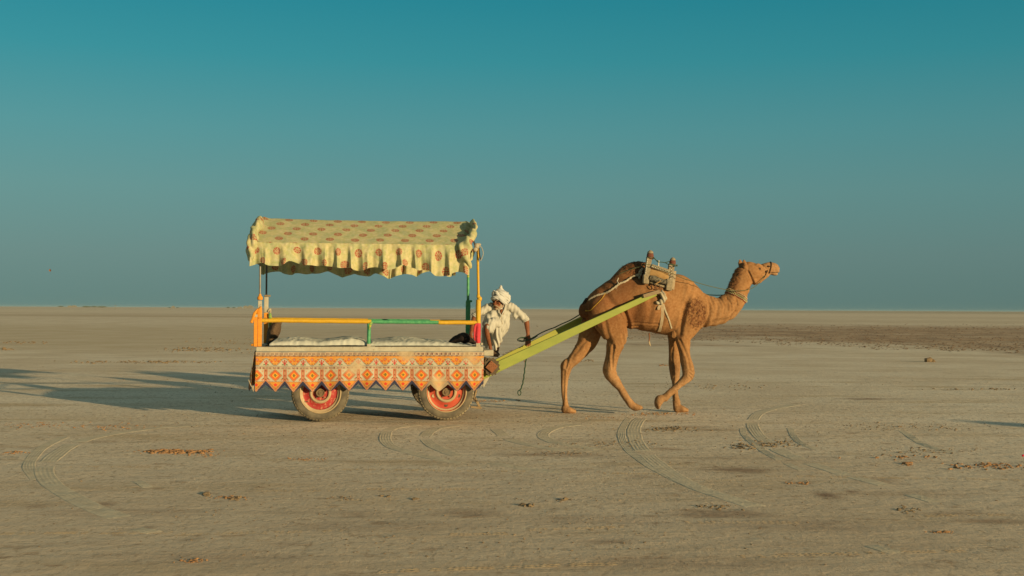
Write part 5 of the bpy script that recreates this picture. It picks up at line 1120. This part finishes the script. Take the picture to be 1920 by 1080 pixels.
# rope from the rump down to the driver's hand, and the free end hanging below the shaft
b = MB(); T = 1.07
rp = [at(1090, 588, TM + .1), at(1070, 600, .95), at(1052, 608, T), at(1040, 614, T), at(1030, 617.5, T), at(1015, 624, T - .02), at(1003, 631, T - .03), at(992, 637, T - .05), at(984, 639.5, T - .06)]
b.tube(catpts(rp), .0085, 7)
b.tube(catpts([at(1008, 629.5, T - .03), at(1000, 635, T - .04), at(990, 639, T - .05)]), .006, 7)
loop = [at(984 + 4 + 9.0 * math.cos(q) - 9, 637 + 3.4 * math.sin(q), T - .06) for q in [k * 2 * PI / 14 for k in range(15)]]
b.tube(loop, .0062, 7); b.tube([p + Vector((.012, -.015, .01)) for p in loop], .0055, 7)
tag(b.build('lead_rope', M['rope'], None, c=at(1015, 624, T)), 'dark green rope looped in the driver hand and running to the camel rump', 'rope')
b = MB(); T2 = .34
hp = [at(986, 664, T2), at(986.5, 672, T2), at(985, 684, T2), at(983.5, 696, T2), at(982, 708, T2), at(980, 719, T2), at(977, 728, T2), at(974.5, 733, T2)]
P_ = catpts(hp); b.tube([p + Vector((.003 * math.sin(i * 1.1), .003 * math.cos(i * 1.1), 0)) for i, p in enumerate(P_)], .0098, 7)
b.tube([at(973.8 + 3.0 * math.sin(q), 736.5 - 4.6 * math.cos(q), T2) for q in [k * 2 * PI / 14 for k in range(15)]], .0070, 6)
tag(b.build('hanging_rope', M['rope'], None, c=at(983, 700, T2)), 'dark green rope end with a small loop hanging from the shaft between cart and camel', 'rope')

# ------------------------------------------------------------------ PERSON crouching at the cart's front end
def h(X, Y, t): return at(870 + X / 7.2, 530 + Y / 7.2, t)
PX = 1 / 7.2 / F * 15.9
sk = MB(); HC = h(468, 248, 1.0)
fw = Vector((-.62, -.76, -.14)).normalized(); up = (Vector((.06, -.02, 1)) - fw * fw.dot(Vector((.06, -.02, 1)))).normalized(); rt = fw.cross(up).normalized()
RH = Matrix((rt, fw, up)).transposed()
def H(x, y, z): return HC + rt * x + up * y + fw * z
def hb(x, y, z, rx, ry, rz_): sk.ball(H(x, y, z), (rx, rz_, ry), 16, 12, RH)
hb(0, .03, -.01, .076, .105, .095); hb(0, -.05, .025, .056, .065, .062); hb(0, -.098, .058, .024, .02, .024)
for s in (-1, 1):
    hb(s * .030, .024, .076, .024, .009, .015); hb(s * .043, -.020, .058, .020, .018, .022); hb(s * .080, -.012, -.006, .009, .031, .019); hb(s * .017, -.040, .092, .008, .008, .010)
hb(0, -.068, .082, .024, .007, .012); hb(0, -.080, .079, .020, .008, .012)
sk.chain([(H(0, .012, .084), .010, .010), (H(0, -.012, .098), .011, .012), (H(0, -.034, .112), .0155, .016)], n=12)
sk.chain([(H(0, -.03, -.02), .058, .056), (H(0, -.09, -.02), .056, .054), (h(515, 400, 1.05), .062, .058), (h(505, 440, 1.04), .075, .07)], n=18)   # neck
sk.chain([(h(505, 390, .99), .04, .05), (h(500, 425, .975), .035, .05)], n=14)
def hand(wr, pd, fd, side, mbx, curl=1.0, spread=.02, thumb=None):
    """wr wrist, pd palm direction, fd finger direction, side = across the knuckles"""
    pd = pd.normalized(); fd = fd.normalized(); side = side.normalized(); nrm = pd.cross(side).normalized()
    k = wr + pd * .085
    mbx.chain([(wr - pd * .03, .024, .019), (wr + pd * .005, .027, .017), (wr + pd * .045, .038, .016), (k, .039, .014)], lat=nrm, n=18)
    for i, (o_, ln) in enumerate(((-.031, .060), (-.011, .072), (.010, .070), (.030, .054))):
        b0 = wr + pd * .075 + side * o_; b1 = k + side * (o_ * 1.05) + pd * .012 + fd * .010; a_ = (pd * (1 - .55 * curl) + fd * .9).normalized(); b2 = b1 + a_ * ln * .45 + side * o_ * .08; b3 = b2 + (fd * 1.0 - pd * .10 * curl).normalized() * ln * .32; b4 = b3 + (fd - pd * .5 * curl).normalized() * ln * .25
        mbx.chain([(b0, .0105, .0105), (b1, .0102, .0102), (b2, .0092, .0092), (b3, .0085, .0085), (b4, .0072, .0072)], lat=side, n=10, sub=3)
    th = thumb.normalized(); t0 = wr + pd * .022 + th * .018
    mbx.chain([(t0 - th * .012, .013, .013), (t0 + th * .020 + pd * .008, .0125, .0125), (t0 + th * .038 + pd * .026, .0105, .0105), (t0 + th * .046 + pd * .046 + fd * .006, .0085, .0085)], lat=nrm, n=10, sub=3)
# his left arm (picture right)
el = h(838, 500, 1.06); wr = h(864, 700, 1.03)
sk.chain([(h(815, 470, 1.06), .030, .030), (el, .034, .034), (h(848, 560, 1.05), .037, .036), (h(857, 630, 1.04), .030, .029), (wr, .024, .022)], n=16)
hand(wr, Vector((.02, -.02, -1)), Vector((-.15, -.50, -.85)), Vector((1, .1, 0)), sk, 1.0, thumb=Vector((-.95, -.1, -.25)))
# his right arm (picture left), palm on the cart bed behind the cloth
wr2 = h(92, 690, .80)
sk.chain([(h(165, 438, 1.0), .030, .030), (h(140, 470, .98), .034, .034), (h(118, 560, .92), .034, .034), (h(102, 640, .85), .028, .027), (wr2, .023, .022)], n=16)
hand(wr2, Vector((-.15, -.15, -1)), Vector((-.55, -.45, -.45)), Vector((.7, -.7, 0)), sk, 0.3, thumb=Vector((.8, -.3, -.3)))
# trunk, shoulders and thighs under the clothes
sk.chain([(h(165, 438, 1.0), .030, .030), (h(235, 385, 1.04), .032, .032), (h(330, 352, 1.07), .038, .038), (h(490, 365, 1.09), .05, .05), (h(650, 350, 1.08), .038, .038), (h(735, 408, 1.07), .032, .032), (h(815, 470, 1.06), .030, .030)], n=14)
sk.chain([(h(495, 360, 1.10), .06, .07), (h(485, 450, 1.12), .075, .085), (h(490, 560, 1.14), .075, .085), (h(480, 610, 1.15), .075, .09)], n=16)
sk.chain([(h(480, 600, 1.13), .06, .07), (h(400, 585, .96), .058, .058), (h(325, 585, .83), .046, .048)], n=14)
sk.chain([(h(480, 600, 1.15), .06, .07), (h(475, 660, 1.15), .05, .05)], n=14)
# right shin and ankle
sk.chain([(h(318, 590, .80), .05, .055), (h(308, 650, .78), .037, .038), (h(318, 720, .80), .034, .036), (h(335, 790, .83), .029, .030), (h(352, 860, .86), .024, .025), (h(362, 925, .87), .026, .027)], n=16)
sk.chain([(h(470, 660, 1.15), .05, .05), (h(470, 760, 1.15), .036, .038), (h(455, 860, 1.12), .028, .028), (h(440, 930, 1.08), .028, .03)], n=14)
r = remesh(sk, .0045, 3)
for i, p in enumerate(r.v): r.v[i] = p + r.n[i] * .0010 * nz(p * 60)
PC = h(420, 960, 1.0)
person = r.build('person', M['skin'], None, c=PC); tag(person, 'man in white turban and kurta crouching at the cart front, hand on green shaft', 'person')
for s in (-1, 1):
    b = MB(); b.ball(H(s * .030, .006, .082), (.011, .008, .006), 10, 8, RH); b.build('eye', M['eye'], person)
    b = MB(); b.chain([(H(s * .014, .021, .092), .004, .004), (H(s * .032, .026, .090), .005, .004), (H(s * .050, .019, .076), .003, .003)], n=8); b.build('eyebrow', M['beard'], person)
b = MB()
b.chain([(H(-.040, -.066, .078), .006, .006), (H(-.020, -.054, .096), .010, .008), (H(0, -.050, .102), .010, .008), (H(.020, -.054, .096), .010, .008), (H(.040, -.066, .078), .006, .006)], n=10); b.build('moustache', M['beard'], person)
b = MB(); b.ball(H(0, -.098, .062), (.034, .030, .026), 14, 10, RH); b.ball(H(-.03, -.086, .046), (.026, .03, .028), 12, 8, RH); b.ball(H(.03, -.086, .046), (.026, .03, .028), 12, 8, RH); b.ball(H(-.052, -.06, .02), (.014, .03, .032), 12, 8, RH); b.ball(H(.052, -.06, .02), (.014, .03, .032), 12, 8, RH)
r = remesh(b, .004, 2)
for i, p in enumerate(r.v): r.v[i] = p + r.n[i] * (.002 * nz(p * 90) - .001)
r.build('beard', M['beard'], person)
# kurta
k_ = MB()
def st(X, Y, t, r_, lat): return (h(X, Y, t), r_ * PX, lat)
k_.chain([st(500, 335, 1.07, 70, .08), st(490, 355, 1.07, 125, .10), st(482, 400, 1.07, 150, .125), st(480, 460, 1.08, 140, .135), st(488, 520, 1.09, 125, .14), st(500, 580, 1.10, 112, .15), (h(510, 630, 1.12), 85 * PX, .13)], n=30)
k_.chain([st(520, 500, 1.05, 100, .10), st(560, 570, 1.06, 62, .09), st(560, 625, 1.08, 34, .07), st(550, 648, 1.08, 14, .05)], n=20)
k_.chain([st(540, 335, 1.07, 50, .06), st(610, 325, 1.07, 58, .068), st(670, 350, 1.07, 60, .068), st(725, 400, 1.07, 58, .066), st(775, 445, 1.07, 56, .064), st(815, 480, 1.065, 50, .058), st(842, 500, 1.06, 40, .052)], n=24)
k_.chain([st(700, 430, 1.07, 50, .055), st(690, 470, 1.07, 30, .05), st(686, 490, 1.07, 10, .03)], n=16)
k_.chain([st(440, 335, 1.07, 55, .06), st(370, 325, 1.06, 58, .068), st(300, 350, 1.04, 58, .066), st(240, 385, 1.02, 52, .062), st(190, 418, 1.00, 50, .058), st(152, 446, .99, 42, .052)], n=24)
k_.chain([st(480, 560, 1.10, 90, .12), st(410, 545, .98, 85, .11), st(355, 560, .86, 82, .10), st(345, 600, .82, 78, .085), (h(348, 622, .80), 70 * PX, .075)], n=26)     # cloth over the raised knee
k_.chain([st(380, 430, 1.02, 60, .09), st(330, 500, .95, 66, .09), st(310, 560, .88, 55, .08)], n=20)
r = remesh(k_, .0065, 4)
for i, p in enumerate(r.v):
    q = p
    f = math.sin((p.x * 62 + p.z * 38 + 3.0 * nz(p * 5)) ) * .5 + math.sin(p.x * 118 - p.z * 34 + 4 * nz(p * 7)) * .35
    r.v[i] = p + r.n[i] * (.0125 * f * (.5 + abs(nz(p * 4)) * 1.2) + .006 * nz(p * 13))
r.build('kurta', M['kurta'], person)
b = MB()
b.tube(catpts([h(452, 345, .975), h(470, 385, .93), h(490, 425, .925), h(502, 450, .925)]), .0085, 7); b.tube(catpts([h(556, 300, 1.02), h(548, 350, .96), h(525, 405, .925), h(502, 450, .925)]), .0095, 7); b.build('collar', M['kurta'], person)
b = MB(); b.tube(catpts([h(502, 448, .926), h(508, 490, .922), h(516, 540, .925), h(520, 560, .93)]), .0035, 6); b.build('placket', M['strap'], person)
for a_ in ((h(833, 506, 1.062), Vector((.45, 0, -.85)), .047), (h(150, 452, .99), Vector((-.6, 0, -.8)), .047)):
    b = MB(); ax = a_[1].normalized(); sd_ = Vector((0, 1, 0)); o_ = ax.cross(sd_)
    for j in (-.014, .006): b.tube([a_[0] + ax * j + (sd_ * math.cos(q) + o_ * math.sin(q)) * (a_[2] + .002 * math.sin(3 * q)) for q in [2 * PI * k / 20 for k in range(21)]], .011, 8)
    b.build('rolled_cuff', M['kurta'], person)
# dhoti: loose gathered cloth below the knee
d_ = MB()
d_.chain([st(420, 610, 1.0, 85, .10), st(440, 670, 1.0, 72, .10), st(452, 730, 1.0, 64, .085), st(450, 790, 1.0, 56, .07), st(440, 850, .99, 38, .05), st(428, 900, .98, 14, .03)], n=24)
d_.chain([st(520, 640, 1.06, 40, .08), st(500, 700, 1.05, 38, .08), st(480, 780, 1.04, 30, .06)], n=18)
d_.chain([st(310, 600, .90, 52, .07), st(283, 670, .92, 42, .06), st(275, 740, .93, 42, .055), st(283, 810, .94, 36, .05), st(300, 870, .95, 22, .035)], n=20)
d_.chain([st(470, 560, 1.15, 95, .12), st(440, 640, 1.18, 110, .12), st(400, 720, 1.18, 100, .10), st(370, 790, 1.16, 70, .08)], n=22)
r = remesh(d_, .0065, 3)
for i, p in enumerate(r.v): r.v[i] = p + r.n[i] * (.0115 * math.sin(p.x * 120 + p.z * 14 + 3.5 * nz(p * 5)) + .004 * nz(p * 20))
r.build('dhoti', M['kurta'], person)
# shoes
b = MB(); b.chain([(h(350, 935, .90), .030, .036), (h(378, 950, .86), .036, .042), (h(410, 966, .82), .030, .042), (h(440, 975, .79), .024, .036), (h(458, 980, .78), .012, .022)], n=18); b.box(h(392, 990, .84), (.15, .09, .014), Matrix.Rotation(.12, 3, 'Y'), .006); b.build('shoe', M['shoe'], person)
b = MB(); b.chain([(h(420, 935, 1.10), .030, .036), (h(440, 955, 1.06), .032, .040), (h(462, 968, 1.02), .02, .03)], n=14); b.build('shoe', M['shoe'], person)
# turban
tb = MB(); TC = h(500, 180, 1.02); tilt = Matrix.Rotation(.30, 3, 'Y') @ Matrix.Rotation(-.10, 3, 'X')
tb.ball(TC, (.101, .110, .090), 22, 16, tilt)
tb.chain([(H(-.078, .035, .01), .022, .02), (H(-.058, .050, .070), .024, .02), (H(0, .060, .096), .026, .022), (H(.055, .048, .078), .024, .02), (H(.085, .02, .02), .024, .02), (H(.088, -.02, -.04), .026, .02)], n=14)
for k in range(6):
    a = -.60 + k * .24; R = Matrix.Rotation(.42 + .16 * math.sin(k * 2.1), 3, 'Y') @ Matrix.Rotation(.22 * math.cos(k * 2.7), 3, 'X'); zo = .074 * math.sin(a * 1.5)
    tb.tube([TC + R @ Vector((math.cos(q) * .090 * math.cos(a), math.sin(q) * .098 * math.cos(a), zo)) for q in [2 * PI * j / 30 for j in range(31)]], .021, 10)
tb.tube(catpts([st(430, 120, .96, 1, 1)[0], st(460, 180, .91, 1, 1)[0], st(510, 240, .90, 1, 1)[0], st(570, 285, .95, 1, 1)[0]]), .024, 10)
tb.chain([st(420, 220, 1.0, 26, .05), st(400, 180, 1.0, 26, .055), st(396, 140, 1.0, 22, .045), st(405, 112, 1.01, 12, .03)], n=14)
tb.chain([st(505, 130, 1.02, 52, .05), st(497, 90, 1.02, 34, .035), st(497, 60, 1.02, 22, .025), st(500, 38, 1.02, 9, .012)], n=14)
tb.chain([st(600, 180, 1.06, 30, .06), st(596, 240, 1.05, 30, .05), st(560, 278, 1.03, 16, .03)], n=14)
r = remesh(tb, .0052, 2)
for i, p in enumerate(r.v):
    q = p - TC; r.v[i] = p + r.n[i] * (.0022 * math.sin(q.x * 120 + q.z * 190 + 2.5 * nz(q * 9)))
r.build('turban', M['turban'], person)

# ------------------------------------------------------------------ FAR OBJECTS on the horizon
def far_at(px, D):
    x = (px - 960) / F * D; return Vector((x, D, 0))
def fe(name, p, label, cat, group=None):
    o = bpy.data.objects.new(name, None); COL.objects.link(o); o.location = p; ORIG[o.name] = Vector(p); return tag(o, label, cat, group)
def house(px, D, wpx, hpx, label, style, group='low buildings on the far horizon'):
    u = D / F; p = far_at(px, D); e = fe('far_building', p, label, 'building', group); W_ = wpx * u; Hh = hpx * u
    b = MB(); b.box(p + Vector((0, 0, Hh * .45)), (W_, W_ * .5, Hh * .9)); b.build('wall', M['farwhite'], e, smooth=False)
    if style == 'flat':
        b = MB(); b.box(p + Vector((0, 0, Hh * .94)), (W_ * 1.04, W_ * .54, Hh * .08)); b.build('roof', M['farwhite'], e, smooth=False)
        b = MB(); b.box(p + Vector((W_ * .2, 0, Hh * 1.16)), (W_ * .28, W_ * .3, Hh * .38)); b.build('roof_room', M['farwhite'], e, smooth=False)
        b = MB(); b.box(p + Vector((-W_ * .3, 0, Hh * 1.08)), (W_ * .16, W_ * .3, Hh * .22)); b.build('roof_room', M['farwhite'], e, smooth=False)
    else:
        b = MB(); v = [Vector((sx_ * W_ * .55, sy_ * W_ * .3, Hh * .9)) + p for sx_, sy_ in ((-1, -1), (1, -1), (1, 1), (-1, 1))] + [p + Vector((0, -W_ * .3, Hh * 1.55)), p + Vector((0, W_ * .3, Hh * 1.55))]
        b.add(v, [(0, 1, 4), (2, 3, 5), (1, 2, 5, 4), (3, 0, 4, 5), (0, 1, 2, 3)]); b.build('roof', M['farwhite'], e, smooth=False)
    n_ = max(2, int(wpx / 5))
    for k in range(n_):
        b = MB(); b.box(p + Vector((-W_ * .38 + k * W_ * .76 / (n_ - 1), -W_ * .25 - .06, Hh * .45)), (W_ * .07, .1, Hh * .35)); b.build('window', M['farroof'], e, smooth=False)
house(466, 1500, 17, 4.6, 'white flat-roofed building with rooftop rooms just left of the cart, on the horizon', 'flat')
house(450, 1650, 8, 2.6, 'small pale flat building touching the left side of the bigger white one', 'flat')
house(325, 1400, 6, 3.0, 'small white building with a peaked roof alone on the left horizon', 'peak')
house(136, 2200, 15, 2.8, 'long low pale building furthest left on the horizon', 'flat')
def tree(px, D, wpx, hpx, label, i):
    rnd = random.Random(i); u = D / F; p = far_at(px, D); e = fe('far_tree', p, label, 'tree', 'scrub trees along the left horizon'); W_ = wpx * u; Hh = hpx * u
    b = MB(); b.tube([p, p + Vector((.05 * W_, 0, Hh * .4)), p + Vector((.02 * W_, 0, Hh * .75))], [W_ * .035, W_ * .025, W_ * .012], 6); b.build('trunk', M['bark'], e)
    b = MB()
    for k in range(260):
        a = rnd.uniform(0, 6.28); rr = rnd.random() ** .5; z = Hh * (.35 + .6 * rnd.random() * (1 - .5 * rr * rr)); c = p + Vector((math.cos(a) * rr * W_ * .5, math.sin(a) * rr * W_ * .4, z + Hh * .1 * nz((a, rr * 3, i))))
        s_ = W_ * .05; d1 = Vector((rnd.uniform(-1, 1), rnd.uniform(-1, 1), rnd.uniform(-1, 1))).normalized() * s_; d2 = Vector((rnd.uniform(-1, 1), rnd.uniform(-1, 1), rnd.uniform(-1, 1))).normalized() * s_
        b.add([c - d1, c + d2, c + d1, c - d2], [(0, 1, 2, 3)])
    b.build('crown', M['fargreen'], e, smooth=False)
for i, (px, D, w_, h_, lb) in enumerate(((114, 2300, 10, 2.4, 'leftmost low scrub tree on the horizon, left of the long low building'), (163, 2000, 15, 2.6, 'wide scrub tree on the horizon just right of the long low building'), (177, 1900, 11, 3.0, 'taller scrub tree in the middle of the left horizon thicket'), (192, 2000, 16, 2.4, 'low wide scrub tree at the right end of the left horizon thicket'),
        (318, 1500, 5, 2.0, 'tiny scrub tree on the left side of the peaked white building'), (333, 1500, 5, 2.0, 'tiny scrub tree on the right side of the peaked white building'), (428, 1600, 6, 3.0, 'scrub tree standing furthest left of the flat white building'), (439, 1600, 6, 2.6, 'scrub tree nearest the small pale flat building'))): tree(px, D, w_, h_, lb, i)
p = far_at(216, 620); e = fe('marker_post', p, 'thin white marker with a bent top on the left horizon', 'post'); b = MB(); b.tube([p, p + Vector((.1, 0, 1.0)), p + Vector((-.1, 0, 1.7))], .13, 6); b.build('pole', M['farwhite'], e)
b = MB(); b.box(p + Vector((.15, 0, 2.1)), (.6, .1, .5)); b.build('flag', M['farwhite'], e)
# made-up unseen shape added beyond the right edge; only its shadow is in view
pp = Vector((5.95, 15.3, 0)) - SH * (1.75 / math.tan(SUN_EL)); b = MB()
b.lathe([(.55, -.02), (.54, .5), (.50, 1.0), (.44, 1.3), (.33, 1.55), (.16, 1.71), (.001, 1.75)], pp, axis='z', n=20)
for i, q in enumerate(b.v): b.v[i] = q + (q - pp).normalized() * .05 * nz(q * 4)
tag(b.build('shadow_caster', M['strap'], None, world=True), 'unseen made-up shape added outside the right edge to cast a shadow into view', 'shadow caster')
# small red litter at the right edge and a tiny kite in the sky
q = ground_pt(1918.5, 858); b = MB(); b.box(q + Vector((0, 0, .02)), (.025, .02, .02), None, .004); tag(b.build('litter', M['packet'], None, world=True), 'scrap of red litter on the soil at the right edge', 'litter')
kd = ray(93.5, 507) * 60 + Vector((0, 0, CAMH)); b = MB(); b.add([kd + Vector((-.06, 0, 0)), kd + Vector((0, .01, .08)), kd + Vector((.07, 0, 0)), kd + Vector((0, .03, -.07)), kd + Vector((0, .04, 0))], [(0, 1, 4), (1, 2, 4), (2, 3, 4), (3, 0, 4)])
tag(b.build('kite', M['brownwood'], None, world=True, smooth=False), 'tiny reddish kite in the sky at far left above the horizon', 'kite')

# ------------------------------------------------------------------ air
def haze():
    m = bpy.data.materials.new('thin_dust_haze'); m.use_nodes = True; n = m.node_tree.nodes; l = m.node_tree.links; n.clear()
    o_ = n.new("ShaderNodeOutputMaterial"); v = n.new("ShaderNodeVolumePrincipled"); v.inputs["Color"].default_value = (0.55, 0.68, 0.70, 1); v.inputs["Density"].default_value = 0.00004; v.inputs["Anisotropy"].default_value = 0.0
    l.new(v.outputs[0], o_.inputs["Volume"]); return m
b = MB(); b.box((0, 4000, 3.2), (17500, 17500, 9.2)); hz = b.build('haze', haze(), None, world=True, smooth=False); tag(hz, 'thin pale dust haze over the plain', None, None, 'stuff')
